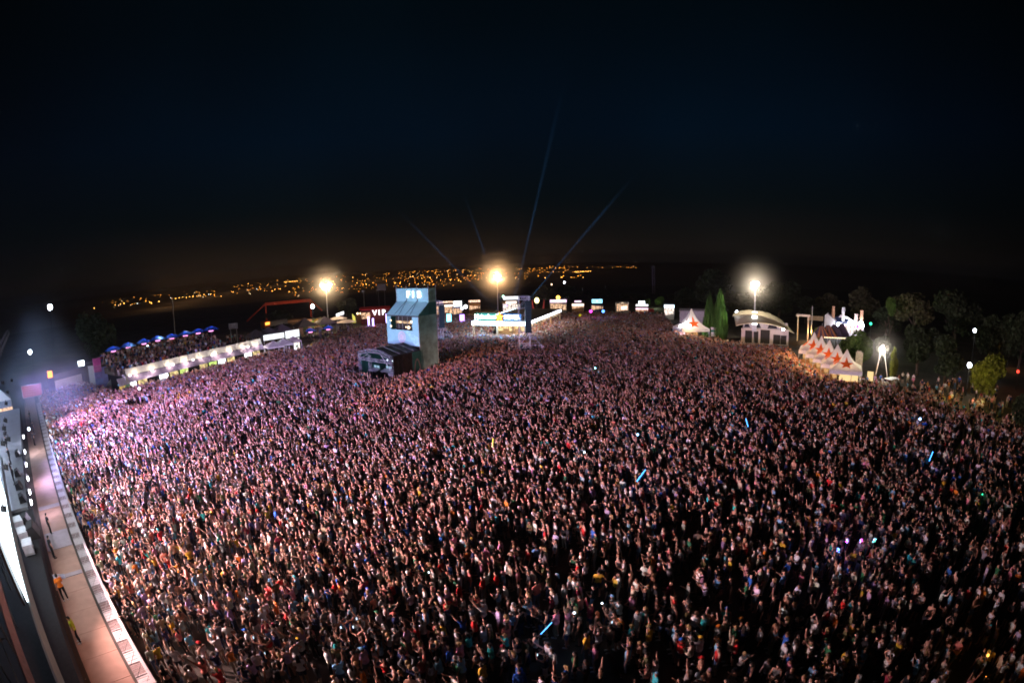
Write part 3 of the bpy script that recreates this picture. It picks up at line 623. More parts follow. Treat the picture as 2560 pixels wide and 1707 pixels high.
small_lamp(2478, 906, 88, 'orange lit lamp just right of the yellow tree', E_ORANGE, (1, .4, .1), 120, .42)
small_lamp(2545, 928, 90, 'dull red orange lamp at the right edge', E_RED, (1, .2, .1), 30, .25)
q = at(434, 790, 168); t = thing('lamp_post', 'thin unlit lamp post behind the terrace umbrellas', 'lamp post', ground_of(q), 0); MB().bar((0, 0, 0), (0, 0, 12.8), .13, .08, 6).build('pole', STEEL, t); MB().box(-.9, .2, -.15, .15, 12.7, 12.9).build('arm', STEEL, t)
q = at(910, 750, 190); t = thing('lamp_post', 'unlit double lamp post left of the teal tower', 'lamp post', ground_of(q), 0); MB().bar((0, 0, 0), (0, 0, 8.5), .14, .09, 6).build('pole', STEEL, t); MB().box(-.8, .4, -.2, .2, 8.4, 8.7).build('arm', STEEL, t)
q = at(1634, 715, 260); t = thing('lattice_tower', 'faint lattice tower beyond the stalls on the right', 'tower', ground_of(q), 0); truss(MB(), (0, 0, -2), (0, 0, 13.5), 1.1, 14, .09).build('mast', STEEL, t)

# ------------------------------------------------------------------ food stalls
def stall(px, pw, yb, yt, D, label, sign, sign_y, body, inside, extra=None, name='food_stall', signw=1.0, watts=260, wcol=(1, .72, .45)):
    q = at(px, yb, D); k = D / 1332.; w = pw * k; t = thing(name, label, 'stall', ground_of(q), face(q), 'food stalls at the back of the field')
    zz = lambda y: at(px, y, D).z
    zt = zz(yt); d = 3.0
    MB().box(-w / 2, w / 2, 0, .12, 0, 1.0).build('counter', body, t)
    bk = MB().box(-w / 2, w / 2, d - .1, d, 0, zt).build('back_wall', body, t)
    n = max(3, int(w / 1.1))
    for i in range(n): MB().box(-w / 2 + w * i / n + .06, -w / 2 + w * (i + 1) / n - .06, d - .16, d - .11, 1.0 + .35 * ((i * 7) % 3) / 2, zt - .5 - .25 * ((i * 5) % 4) / 3).build('lit_shelf', inside, bk)
    for x in (-w / 2, w / 2 - .1): MB().box(x, x + .1, .13, d - .11, 0, zt).build('side_wall', body, t)
    MB().slab([(-w / 2 - .2, -.4, zt - .1), (w / 2 + .2, -.4, zt - .1), (w / 2 + .2, d + .2, zt + .25), (-w / 2 - .2, d + .2, zt + .25)], .1).build('roof', body, t)
    for x in (-w / 2 + .05, w / 2 - .05): MB().bar((x, -.35, 0), (x, -.35, zt - .15), .05).build('post', STEEL, t)
    if sign:
        z0, z1 = zz(sign_y[1]), zz(sign_y[0]); sw = w * signw
        s = MB().box(-sw / 2 - .08, sw / 2 + .08, -.56, -.47, z0 - .08, z1 + .08).build('sign_board', DARKSTEEL, t)
        MB().box(-sw / 2, sw / 2, -.62, -.565, z0, z1).build('lit_panel', sign, s)
        n = max(4, int(sw / .55))
        for i in range(n):
            if i % 3 != 2: MB().box(-sw / 2 + sw * (i + .2) / n, -sw / 2 + sw * (i + .75) / n, -.64, -.625, z0 + (z1 - z0) * .3, z0 + (z1 - z0) * .72).build('sign_mark', mat('sign mark', (.35, .25, .4)), s)
    if watts: point('stall_light', Vector((q.x, q.y, max(2.2, zt - .5))) - Vector((q.x, q.y, 0)).normalized() * 1.0, wcol, watts * .28, .3)
    return t, zz, w
DB = mat('dark blue stall', (.04, .06, .16)); DR = mat('dark red stall', (.09, .012, .016)); GY = mat('grey stall', (.28, .27, .28)); BR = mat('brown stall', (.22, .12, .06))
E_SW = emit('stall sign white', (.98, .97, 1), 2.6); E_SC = emit('stall sign cyan', (.30, .78, 1), 3); E_SP = emit('stall sign pink', (1, .66, .88), 2.4)
E_IN = emit('stall inside', (1, .60, .36), .8, var=.8, scale=1.8); E_INW = emit('stall inside white', (1, .84, .74), 1.1, var=.75, scale=1.8)  # stall interiors glow by their own colour in place of lamplight
t, zz, w = stall(1279, 44, 782, 757, 160, 'dark red food stall with two bright white signs behind the bar', E_SW, (741, 748), DR, E_INW, signw=.9)
MB().box(-w * .32, w * .30, -.66, -.58, zz(759), zz(752.5)).build('lower_sign', emit('peach sign', (1, .76, .66), 2), t)
for x, c in ((-.30 * w, E_PURPLE), (.25 * w, E_BLUE)): MB().ball((x, -.7, zz(763 if x < 0 else 774)), .28).build('lamp', c, t)
MB().ball((-w * .45, -.6, zz(740)), .34).build('green_lamp', emit('mint lamp', (.5, 1, .8), 5), t)
t, zz, w = stall(1396, 41, 778, 757, 166, 'food stall topped by a glowing orange ball', E_SP, (749, 755.5), GY, E_IN, watts=420)
MB().ball((0, -.5, zz(743.5)), .62, 14, 8).build('ball', emit('orange ball', (1, .55, .08), 5), t)
t, zz, w = stall(1445, 30, 776, 760, 170, 'small food stall with thin pink sign, right of the orange ball', E_SP, (751.5, 755), BR, E_IN, signw=.55)
MB().box(-w * .5, w * .5, -.66, -.58, zz(764.5), zz(759)).build('lower_sign', emit('peach sign', (1, .76, .66), 2), t)
stall(1493, 30, 780, 762, 165, 'dark food stall under a large cyan sign', E_SC, (748, 757), DB, E_IN, signw=.86, watts=120, wcol=(.5, .8, 1))
t, zz, w = stall(1556, 30, 782, 757, 160, 'food stall under a grey steel frame with peach lit front', None, None, GY, E_IN, watts=160)
MB().box(-w * .12, w * .42, -.5, -.44, zz(774), zz(765)).build('lit_front', emit('peach front', (1, .72, .58), 1.8, var=.6, scale=3), t)
for x in (-w * .55, -w * .30, w * .5): MB().bar((x, -.8, 0), (x, -.8, zz(755)), .12).build('frame_post', STEEL, t)
MB().bar((-w * .55, -.8, zz(755.5)), (w * .5, -.8, zz(755.5)), .16).build('frame_beam', STEEL, t)
t, zz, w = stall(1605, 32, 786, 768, 158, 'red awning food stall with stacked white and blue signs', E_SW, (760.5, 765), DR, E_IN, signw=.95, watts=200)
MB().box(-w * .26, w * .22, -.6, -.5, zz(760), zz(752.5)).build('top_sign', emit('stall sign cool', (.8, .9, 1), 6), t); MB().box(-w * .48, w * .48, -.66, -.58, zz(773), zz(770)).build('lower_sign', E_SP, t)
MB().slab([(w * .5, -.5, zz(771)), (w * .95, -.5, zz(771)), (w * .95, -2.2, zz(778)), (w * .5, -2.2, zz(778))], .06).build('awning', RED, t)
t, zz, w = stall(1673, 26, 792, 763, 150, 'white lit food stall at the right end of the row', emit('stall sign blue white', (.62, .85, 1), 6), (762, 769), WHITE, E_INW, signw=.95, watts=350, wcol=(1, .9, .8))
# stalls left of the bar
t, zz, w = stall(1112, 42, 786, 762, 165, 'food stall with strings of orange white lights beside the teal tower', emit('string of lights', (1, .62, .42), 2, var=.6, scale=3), (753, 756.5), BR, E_IN, watts=260)
MB().box(-w * .2, w * .5, -.7, -.6, zz(767), zz(761.5)).build('lower_sign', emit('peach sign', (1, .76, .66), 2), t)
t, zz, w = stall(1145, 24, 788, 768, 162, 'food stall with a big white glowing sign left of the bar', emit('big white sign', (.92, .97, 1), 4), (752.5, 765.5), DB, E_IN, signw=.85, watts=400, wcol=(.8, .9, 1))
for px, py, r in ((1155, 771, .42), (1164, 766.5, .55)):
    q = at(px, py, 155); t = thing('globe_lamp', 'glowing white globe lamp, %s of a pair left of the bar' % ('smaller' if r < .5 else 'larger'), 'lamp', ground_of(q), 0); MB().bar((0, 0, 0), (0, 0, q.z - r), .06).build('pole', DARKSTEEL, t); MB().ball((0, 0, q.z), r, 12, 8).build('globe', emit('globe', (.85, .88, 1), 7), t)
for px, py, c, lb, nm in ((1104, 791, E_CYAN, 'cyan lit cart near the teal tower', 'lit_cart'), (1122, 788, E_CYAN, 'second cyan lit cart, right of the first', 'lit_cart'), (1155, 789, E_PURPLE, 'purple lit cart near the bar corner', 'lit_cart')):
    q = at(px, py, 140); t = thing(nm, lb, 'cart', ground_of(q), face(q)); MB().box(-.7, .7, 0, 1, 0, 1.0).build('body', DB, t); MB().box(-.6, .6, -.06, -.01, 1.05, max(1.5, q.z + .3)).build('lit_panel', c, t); MB().bar((-.6, .5, 1), (-.6, .5, max(2, q.z + .5)), .04).bar((.6, .5, 1), (.6, .5, max(2, q.z + .5)), .04).build('post', STEEL, t)
t, zz, w = stall(1187, 28, 782, 762, 176, 'low stall with a strip of pink white lights behind the bar sign', emit('string of lights', (1, .62, .42), 2), (750, 755), BR, E_IN, watts=160)
# inflatable horns
for px, s, lb in ((1336, -1, 'left red inflatable horn behind the bar roof'), (1356, 1, 'right red inflatable horn behind the bar roof')):
    q = at(px, 778, 160); t = thing('inflatable_horn', lb, 'inflatable', ground_of(q), face(q)); b = MB()
    pts = [Vector((s * .55 * math.sin(k / 7 * 1.5), 0, 5.1 * k / 7)) for k in range(8)]
    for k in range(7): b.bar(pts[k], pts[k + 1], .55 * (1 - k / 8.5), .55 * (1 - (k + 1) / 8.5), 8)
    b.build('horn', mat('red vinyl', (.5, .05, .035), .4), t); MB().box(-.4, .4, -.4, .4, 0, .12).build('base', BLACK, t)
q = at(1342, 751, 158); t = thing('yellow_globe', 'yellow glowing globe between the red horns', 'lamp', ground_of(q), 0); MB().bar((0, 0, 0), (0, 0, q.z), .1).build('pole', DARKSTEEL, t); MB().ball((0, 0, q.z), .7, 12, 8, 1.2).build('globe', emit('yellow globe', (1, .85, .35), 4), t)
# letters hall with purple pillars
q = at(946, 800, 158); t = thing('letter_hall', 'red roofed hall with glowing white VIP letters', 'building', ground_of(q), face(q)); zq = lambda y: at(946, y, 158).z
MB().box(-5.2, 3.5, .3, 4, 0, zq(772)).build('wall', DR, t); MB().slab([(-5.6, -.2, zq(772)), (3.8, -.2, zq(772)), (3.8, 4.2, zq(768)), (-5.6, 4.2, zq(768))], .15).build('roof', RED, t)
for i, ch in enumerate('VIP'): text('letter', ch, 2.1, .12, E_SW, t, (-1.0 + i * 1.35, -.1, zq(788) + .1), .06)
MB().box(-5.0, -2.4, .2, .28, zq(795), zq(780)).build('lit_window', E_IN, t); point('hall_light', q + Vector((0, -2, 1.5)), (1, .7, .6), 90, .3)
for px, y0, y1, D, lb in ((921, 824, 792, 146, 'tall purple glowing pillar, left of a pair before the hall'), (932, 830, 796, 140, 'tall purple glowing pillar, right of a pair before the hall'), (966, 815, 785, 146, 'purple glowing pillar beside the teal tower edge')):
    q = at(px, y1, D); t = thing('light_pillar', lb, 'pillar', ground_of(q), face(q)); MB().box(-.3, .3, -.3, .3, 0, .3).build('base', DARKSTEEL, t); MB().box(-.22, .22, -.22, .22, .301, q.z).build('lit_shaft', emit('pillar glow', (.55, .42, 1), 5), t)
    point('pillar_light', q + Vector((0, -1, -1)), (.5, .35, 1), 160, .3)
q = at(905, 783, 165); t = thing('lit_kiosk', 'small kiosk with peach lamps left of the letter hall', 'kiosk', ground_of(q), face(q)); MB().box(-1.8, 1.8, 0, 2, 0, q.z - .4).build('body', BR, t)
for k in range(4): MB().ball((-1.4 + k * .95, -.3, q.z), .3).build('lamp', E_WARM, t)
q = at(885, 797, 160); t = thing('yellow_flag', 'yellow lit upright flag beyond the crowd left of the tower', 'flag', ground_of(q), face(q)); MB().bar((-.5, 0, 0), (-.5, 0, q.z + 1.7), .05).build('pole', STEEL, t); MB().slab([(-.45, 0, q.z - 1.2), (.5, 0, q.z - 1.2), (.4, 0, q.z + .6), (-.45, 0, q.z + 1.6)], .03).build('cloth', emit('yellow lit cloth', (.95, .85, .15), .9), t)  # cloth given its own glow instead of being lit

# ------------------------------------------------------------------ tents
STARM = mat('orange red print', (.90, .15, .015), .6, .05)
STARG = emit('lit star print', (1, .17, .01), .75)
def pagoda(loc, rz, w, ze, zt, label, group, stars=(0,), watts=260, lit=STARG):
    t = thing('pagoda_tent', label, 'tent', loc, rz, group); n = 8
    prof = [(1, 0), (.72, .13), (.5, .28), (.32, .48), (.17, .72), (.02, 1)]
    h = w / 2; dirs = [(-1, -1), (1, -1), (1, 1), (-1, 1)]; m = MB()
    for k in range(4):
        (ax, ay), (bx, by) = dirs[k], dirs[(k + 1) % 4]; rows = [[(h * f * (ax + (bx - ax) * j / 4), h * f * (ay + (by - ay) * j / 4), ze + (zt - ze) * g + (0 if 0 < j < 4 else .02)) for j in range(5)] for f, g in prof]
        vs = [v for r in rows for v in r]; m.add(vs, [(i * 5 + j, i * 5 + j + 1, i * 5 + j + 6, i * 5 + j + 5) for i in range(5) for j in range(4)])
    m.build('canopy', WHITET, t, smooth=True)
    for k in range(4):
        (ax, ay), (bx, by) = dirs[k], dirs[(k + 1) % 4]
        MB().slab([(h * ax, h * ay, ze - .55), (h * bx, h * by, ze - .55), (h * bx, h * by, ze - .01), (h * ax, h * ay, ze - .01)], -.02).build('valance', WHITET, t)
        MB().bar((h * ax * .98, h * ay * .98, 0), (h * ax * .98, h * ay * .98, ze), .06).build('leg', STEEL, t)
    for k in stars:                                            # star printed on a roof face
        (ax, ay), (bx, by) = dirs[k], dirs[(k + 1) % 4]; vs = []
        for i in range(10):
            a = PI / 2 + 2 * PI * i / 10; rr = (1. if i % 2 == 0 else .42) * w * .23; u_, v_ = rr * math.cos(a), rr * math.sin(a)
            f = .56 - v_ / (w * .72); f = min(.95, max(.03, f))
            g = np.interp(f, [p_[0] for p_ in prof[::-1]], [p_[1] for p_ in prof[::-1]])
            mx, my = (ax + bx) / 2, (ay + by) / 2; tx, ty = (bx - ax) / 2, (by - ay) / 2
            vs.append((h * f * mx * 1.03 + tx * u_, h * f * my * 1.03 + ty * u_, ze + (zt - ze) * g + .06))
        c = tuple(sum(v[i] for v in vs) / 10 for i in range(3)); vs.append((c[0] * 1.02, c[1] * 1.02, c[2] + .08))
        MB().add(vs, [(10, i, (i + 1) % 10) for i in range(10)]).build('star_print', STARM, t)
    MB().box(-h * .8, h * .8, -h * .55, -h * .4, 0, 1.05).build('counter', WOOD, t)
    MB().box(-h * .8, h * .8, h * .75, h * .8, .6, ze - .7).build('lit_back', emit('tent lit back', (1, .55, .22), .45, var=.6, scale=2), t)  # back wall glows in place of lamplight inside the tent
    MB().ball((0, 0, zt), .08).build('finial', STEEL, t)
    if watts:
        MB().box(-h * .5, h * .5, -.1, .1, ze - .25, ze - .15).build('tube_lamp', emit('tent tube', (1, .9, .75), 5), t)
        o = point('tent_light', (0, 0, 0), (1, .62, .30), watts, .4); o.location = Vector(loc) + Vector((0, 0, ze - .5))
    return t
A_, B_ = at(2036, 833, 91), at(2118, 876, 76.5)
for i in range(5):
    f = i / 4.; p = A_.lerp(B_, f); lb = ['farthest of the row of five', 'second from the far end of the row', 'middle one of the row of five', 'second nearest of the row', 'nearest of the row, by the floodlight'][i]
    pagoda(ground_of(p), RS, 4.9, 2.7, p.z + .15, 'white pointed tent with orange star, ' + lb, 'star tents in a row', (0, 3), 260)
for i in range(6): p = A_.lerp(B_, i / 5); point('tent_front_fill', ground_of(p) + S(4.6, -1.0, 3.0), (1, .50, .18), 230, .4)  # added lamps that turn the crowd before the tents orange
p = at(1728, 772, 113); point('tent_front_fill', ground_of(p) * .96 + Vector((0, 0, 3.2)), (1, .55, .22), 320, .4); point('tent_front_fill', at(1800, 832, 103) + Vector((0, 0, 1.2)), (1, .56, .24), 380, .4); pagoda(ground_of(p), face(p) + .35, 6.2, 2.6, p.z, 'lone white pointed tent with orange stars left of the cypress trees', 'star tents', (0, 1), 200)
q = at(1712, 815, 112)
t = thing('light_cluster', 'dazzling white lamp cluster under the lone star tent', 'lamp', ground_of(q), face(q))
for k in range(4): MB().ball((-.9 + k * .65, -.2, q.z + .15 * (k % 2)), .3).build('lamp', E_LAMPB, t)
for x in (-1, 1.1): MB().bar((x, 0, 0), (x, 0, q.z), .05).build('stand', STEEL, t); point('cluster_light', q + Vector((-.4, -1, 0)), (.95, .9, 1), 350, .3)
q = at(1768, 795, 120); t = thing('white_shed', 'long pale shed behind the lone star tent', 'shed', ground_of(at(1735, 790, 128)), face(q)); MB().box(-3.5, 3.2, 0, 2.5, 0, at(1735, 777, 128).z).build('wall', mat('pale sheet wall', (.4, .36, .36)), t); MB().slab([(-3.7, -.2, 4.6), (3.4, -.2, 4.6), (3.4, 2.7, 5.0), (-3.7, 2.7, 5.0)], .1).build('roof', mat('pale sheet wall', (.4, .4, .4)), t)
q = at(1784, 818, 112); t = thing('ticket_booth', 'small white and green booth under the cypress trees', 'booth', ground_of(q), face(q)); MB().box(-.5, .5, 0, 1, 0, 1.6).build('body', WHITE, t); MB().box(-.52, .52, -.02, -.004, .9, 1.3).build('green_band', mat('green band', (.03, .3, .16)), t); MB().box(-.6, .6, -.1, 1.1, 1.605, 1.85).build('roof', WHITE, t); t.location.z = 1.0; MB().box(-.5, .5, 0, 1, -1.0, -.004).build('base', DARKSTEEL, t)

# ------------------------------------------------------------------ hall with curved membrane roof
p = at(1908, 832, 110); t = thing('curved_hall', 'cream walled hall under a sweeping curved roof behind the mast', 'building', ground_of(p), face(p) - .05)
kk = 110 / 1332.
X = lambda px: (px - 1908) * kk * 1.02
Z = lambda py: at(1908, py, 110).z
CRM = mat('cream wall', (.62, .52, .46), .8, .06, .5)
bw_ = MB().box(X(1852), X(1973), .1, 5, 0, Z(823)).build('wall', CRM, t)
for x0, x1, y0 in ((1862, 1880, 828), (1884, 1896, 829), (1901, 1925, 824.5), (1934, 1952, 835), (1953, 1968, 836)):
    MB().box(X(x0), X(x1), .02, .094, .2, Z(y0)).build('doorway', mat('dark inside', (.03, .025, .02)), bw_)  # dark panels on the wall in place of shade indoors
MB().box(X(1856), X(1970), .6, .7, Z(822.9), Z(806)).build('clerestory', mat('lit plaster', (.5, .46, .44)), t)
for x0, x1 in ((1858, 1874), (1880, 1902), (1918, 1944)): MB().slab([(X(x0), .55, Z(821)), (X(x1), .55, Z(821)), (X(x1) - .5, .55, Z(809)), (X(x0) + .4, .55, Z(809))], .04).build('window', mat('dark glass', (.03, .03, .04), .2), t)
MEM = mat('roof membrane', (.62, .55, .38), .6, .05, .5)
def sweep(fr, bk, nm, zoff=0):
    m = MB(); n = 14; a = []
    for i in range(n + 1):
        f = i / n
        for (pl, pr, zl, zm, zr), y in ((fr, -3.2), (bk, 2.5)):
            x = pl + (pr - pl) * f; z = zl * (1 - f) ** 2 + 2 * zm * f * (1 - f) + zr * f * f; a.append((x, y, z + zoff))
    k = len(a); a += [(x, y, z - .12) for x, y, z in a]
    m.add(a, [(2 * i, 2 * i + 2, 2 * i + 3, 2 * i + 1) for i in range(n)] + [(k + 2 * i + 1, k + 2 * i + 3, k + 2 * i + 2, k + 2 * i) for i in range(n)] + [(2 * i, k + 2 * i, k + 2 * i + 2, 2 * i + 2) for i in range(n)] + [(2 * i + 1, 2 * i + 3, k + 2 * i + 3, k + 2 * i + 1) for i in range(n)])
    return m.build(nm, MEM, t, smooth=False)
sweep((X(1842), X(1986), Z(812), Z(789), Z(823)), (X(1830), X(1962), Z(796), Z(777), Z(809)), 'front_roof')
def strip():
    m = MB(); n = 12
    for i in range(n):
        f0, f1 = i / n, (i + .93) / n; q_ = []
        for f in (f0, f1):
            x = X(1838) + (X(1925) - X(1838)) * f; z = Z(791) * (1 - f) ** 2 + 2 * Z(780) * f * (1 - f) + Z(792) * f * f; q_.append((x, z))
        m.slab([(q_[0][0], 2.8, q_[0][1]), (q_[1][0], 2.8, q_[1][1]), (q_[1][0], 2.8, q_[1][1] + .38), (q_[0][0], 2.8, q_[0][1] + .38)], .04)
    return m.build('lit_strip', emit('roof slit light', (1, .80, .50), 1.1), t)
strip()
MEM = mat('shaded roof membrane', (.22, .19, .14), .7, .05, .5); sweep((X(1832), X(1965), Z(790), Z(772), Z(806)), (X(1832), X(1955), Z(786), Z(766), Z(802)), 'back_roof')  # back roof's unlit look put into a darker membrane colour
for px, py in ((1836.5, 785), (1959, 816)): MB().ball((X(px), -3.0 if px > 1900 else 2.2, Z(py)), .26).build('lamp', E_LAMPB, t)
q = at(1905, 815, 104); point('hall_front_light', q + Vector((0, 0, -.5)), (1, .80, .55), 500, .4); point('hall_front_light', at(1955, 817, 105), (1, .9, .8), 160, .3)

# ------------------------------------------------------------------ frames, flagpole, white house with chimneys
q = at(2008, 830, 118); t = thing('timber_portal', 'pale portal frame behind the star tents', 'frame', ground_of(q), face(q)); zq = lambda y: at(2008, y, 118).z
for x in (-1.3, 1.1): MB().bar((x, 0, 0), (x, 0, zq(791)), .16).build('post', mat('pale post', (.7, .62, .55)), t)
MB().box(-1.7, 1.5, -.15, .15, zq(791), zq(786)).build('beam', mat('pale post', (.7, .62, .55)), t); point('portal_light', q + Vector((.8, -2, .2)), (1, .5, .15), 500, .3)
q = at(2030, 800, 117); t = thing('flagpole', 'tall thin pale flagpole behind the star tents', 'pole', ground_of(q), 0); MB().bar((0, 0, 0), (0, 0, at(2030, 764, 117).z), .13, .04, 8).build('pole', mat('pale pole', (.7, .66, .58)), t); MB().box(-.3, .3, -.3, .3, 0, .2).build('foot', CONC, t)
q = at(2066, 800, 134); t = thing('sheet_canopy', 'tan sheet canopy left of the white gabled house', 'canopy', ground_of(at(2040, 800, 128)), face(q)); MB().box(-2.2, 1.8, 0, .1, at(2040, 801, 128).z, at(2040, 790, 128).z).build('sheet', mat('tan sheet', (.4, .3, .2)), t)
for x in (-2, 1.6): MB().bar((x, .05, 0), (x, .05, 3), .06).build('post', STEEL, t)
p = at(2110, 822, 128); t = thing('white_house', 'white gabled house with chimneys and dazzling lamps on the right', 'building', ground_of(p), face(p)); k = 128 / 1332
X2 = lambda px: (px - 2110) * k; Z2 = lambda py: at(2110, py, 128).z
HW = mat('white plaster', (.70, .66, .66), .8, .06, 1)
MB().slab([(X2(2058), 0, 0), (X2(2086), 0, 0), (X2(2086), 0, Z2(803)), (X2(2064), 0, Z2(786)), (X2(2058), 0, Z2(790))], -.25).build('gable', HW, t)
MB().slab([(X2(2064), -.1, Z2(785)), (X2(2090), -.1, Z2(803)), (X2(2090), 4, Z2(803)), (X2(2064), 4, Z2(785))], .15).build('roof', mat('grey roof', (.32, .28, .28)), t)
MB().box(X2(2090), X2(2162), .3, 4, 0, Z2(806)).build('wall', HW, t)
MB().slab([(X2(2076), -.2, Z2(806)), (X2(2104), -.2, Z2(806)), (X2(2104), .1, Z2(803)), (X2(2091), 2.5, Z2(792)), (X2(2078), .1, Z2(803))], .1).build('roof', DB, t)
MB().slab([(X2(2104), -.1, Z2(808)), (X2(2128), -.1, Z2(808)), (X2(2126), 3, Z2(796)), (X2(2108), 3, Z2(796))], .12).build('roof', DB, t)
for px, y0, y1, w_, m_ in ((2080, 792, 770, .34, mat('peach chimney', (.62, .34, .2))), (2106.5, 806, 771, .36, HW), (2141, 800, 785, .4, mat('rose chimney', (.6, .42, .36))), (2155.5, 797, 775, .36, mat('peach chimney', (.62, .34, .2)))):
    MB().box(X2(px) - w_, X2(px) + w_, .8, 1.5, Z2(y0) - 1, Z2(y1)).box(X2(px) - w_ - .08, X2(px) + w_ + .08, .72, 1.58, Z2(y1), Z2(y1) + .15).build('chimney', m_, t)
MB().slab([(X2(2094), 1.2, Z2(795)), (X2(2100), 1.2, Z2(788)), (X2(2122), 1.2, Z2(794)), (X2(2130), 1.2, Z2(800))], .1).build('white_eave', HW, t)
for px, py, r in ((2090, 817, .45), (2096, 813, .55), (2101, 818, .45), (2111, 815, .3), (2125, 806, .55), (2132, 808, .5), (2129, 803, .4), (2154, 805, .55), (2158, 810, .4), (2150, 818, .3), (2157, 824, .3), (2140, 818, .22)):
    MB().ball((X2(px), -.5, Z2(py)), r, 10, 6).build('lamp', E_LAMPB if r > .35 else E_SP, t)
for k2 in range(7): MB().box(X2(2094 + k2 * 10), X2(2100 + k2 * 10), .22, .295, 1.2, Z2(813)).build('lit_window', E_INW, t)
MB().ball((X2(2145), -.6, Z2(812)), .35).build('lamp', E_MAG, t)
point('house_light', p + Vector((-1.5, -2.2, 1.0)), (.95, .93, 1), 200, .5); point('house_light', at(2150, 812, 124), (.95, .9, 1), 150, .5)
for i in range(4):
    q = at(2052 + i * 17, 838 - i * 1, 112 + i); t = thing('striped_marquee', 'dark striped tent roof, %s of four before the white house' % ['leftmost', 'second', 'third', 'rightmost'][i], 'tent', ground_of(q), face(q) + .25, 'striped tents'); ht = at(2052 + i * 17, 815 - i * 1.0, 112).z
    a = MB(); m_ = [mat('dusk purple canvas', (.10, .07, .10)), mat('rust canvas', (.45, .17, .07))]
    for s_ in range(6):
        f0, f1 = s_ / 6, (s_ + .96) / 6; MB().slab([(-1.9 + 3.8 * f0, -1.6, 2.0), (-1.9 + 3.8 * f1, -1.6, 2.0), (-.4 + .8 * f1, 0, ht), (-.4 + .8 * f0, 0, ht)], .05).build('canvas_strip', m_[s_ % 2 if i < 2 else 0], t)
    MB().slab([(1.9, 1.6, 2.0), (-1.9, 1.6, 2.0), (-.4, 0, ht - .01), (.4, 0, ht - .01)], .05).build('back_canvas', m_[0], t)
    for x in (-1.9, 1.9): MB().bar((x, -1.6, 0), (x, -1.6, 2.0), .05).build('pole', STEEL, t)
# string of warm bulbs behind the star tents, small things by the low floodlight
A_, B_ = at(2062, 842, 106), at(2112, 844, 103); t = thing('bulb_string', 'string of warm bulbs behind the star tents', 'lights', (0, 0, 0)); MB().tube([A_, A_.lerp(B_, .5) + Vector((0, 0, -.15)), B_], .02).build('cable', BLACK, t)
for k in range(14): MB().ball(A_.lerp(B_, k / 13) + Vector((0, 0, -.1)), .11, 6, 4).build('bulb', E_WARM, t)
q = at(2148, 895, 84); t = thing('beige_booth', 'tall beige booth behind the nearest star tent', 'booth', ground_of(q), face(q)); MB().box(-.62, .62, 0, 1, 0, at(2148, 882, 84).z).build('body', mat('beige panel', (.52, .42, .34)), t); MB().box(-.45, .35, .1, .9, at(2148, 882, 84).z + .003, at(2148, 878, 84).z).build('roof_box', mat('beige panel', (.5, .4, .3)), t)
for k in range(2): MB().box(-.5 + k * .55, -.05 + k * .55, -.03, -.004, .8, 1.9).build('panel', mat('beige panel two', (.44, .35, .28)), t)
q = at(2228, 935, 78); t = thing('white_van', 'small white van parked by the low floodlight', 'van', ground_of(q), face(q) - .6); t.scale = (.7, .7, .7)
MB().box(-1.0, 1.0, -2.0, 2.0, .45, 1.5).box(-.95, .95, -1.2, 2.0, 1.501, 2.1).build('body', WHITE, t); MB().box(-.9, .9, -1.26, -1.21, 1.5, 2.0).build('windscreen', mat('dark glass', (.03, .03, .04), .15), t)
for x in (-1, 1):
    for y in (-1.3, 1.3): MB().bar((x - .1, y, .34), (x + .1, y, .34), .34, n=12).build('wheel', BLACK, t)
for px, py, D, w, lb in ((2176, 936, 80, .5, 'glowing white counter beside the nearest star tent'), (2120, 938, 78, 1.6, 'long warm lit counter below the nearest star tent')):
    q = at(px, py, D); t = thing('lit_counter', lb, 'counter', ground_of(q), face(q)); MB().box(-w, w, 0, .6, 0, max(.8, q.z)).build('body', BR, t); MB().box(-w, w, -.05, -.004, .4, max(1.2, q.z + .45)).build('lit_panel', emit('warm counter', (1, .7, .32), 1.1), t); point('counter_light', Vector((q.x, q.y, 1.8)) - Vector((q.x, q.y, 0)).normalized() * 1.2, (1, .62, .28), 160, .3)

# ------------------------------------------------------------------ bar row with terrace on its roof, along the left side of the field
r0, r1 = on(318, 956, 2.0), on(655, 872, 2.0); r0.z = r1.z = 0
rz_ = math.atan2((r1 - r0).y, (r1 - r0).x); rl = (r1 - r0).length
t = thing('terrace_bar', 'long low bar with lamp lit white parapet under the crowded terrace', 'bar', r0, rz_)
AWN = mat('printed lilac awning', (.34, .27, .42), .8, .35, .35)
nb_ = 14
for i in range(nb_):
    x0, x1 = rl * i / nb_, rl * (i + .985) / nb_
    MB().slab([(x0, -.9, 2.05), (x1, -.9, 2.05), (x1, -.25, 3.0), (x0, -.25, 3.0)], .04).build('awning_panel', AWN, t)
    MB().slab([(x0, -.12, 3.05), (x1, -.12, 3.05), (x1, .25, 4.15), (x0, .25, 4.15)], .08).build('parapet_panel', mat('white parapet', (.72, .70, .66), .7, .04, .3), t)
    if i % 2 == 0: MB().box(x0 + .4, x0 + .8, -.42, -.2, 3.02, 3.14).build('lamp', emit('parapet lamp', (1, .9, .75), 10), t)
    if i not in (2, 6, 11): MB().box(x0 + .2, x1 - .2, .55, .6, .9, 1.95).build('lit_back', [emit('bar back white', (.9, .95, 1), 3, var=.5, scale=1.5), emit('bar back yellow', (1, .78, .35), .8, var=.6, scale=1.5), emit('bar back lime', (.75, 1, .25), .8, var=.5, scale=1.5), emit('bar back pale', (.8, .85, 1), 1.6, var=.5, scale=1.5)][(i * 5 + i // 3) % 4], t)
MB().box(0, rl, -.35, .3, 0, 1.0).build('counter', mat('bar counter', (.35, .28, .3)), t)
MB().box(-.05, rl + .05, .9, 11.5, 0, 3.0).build('building_block', BLACK, t)
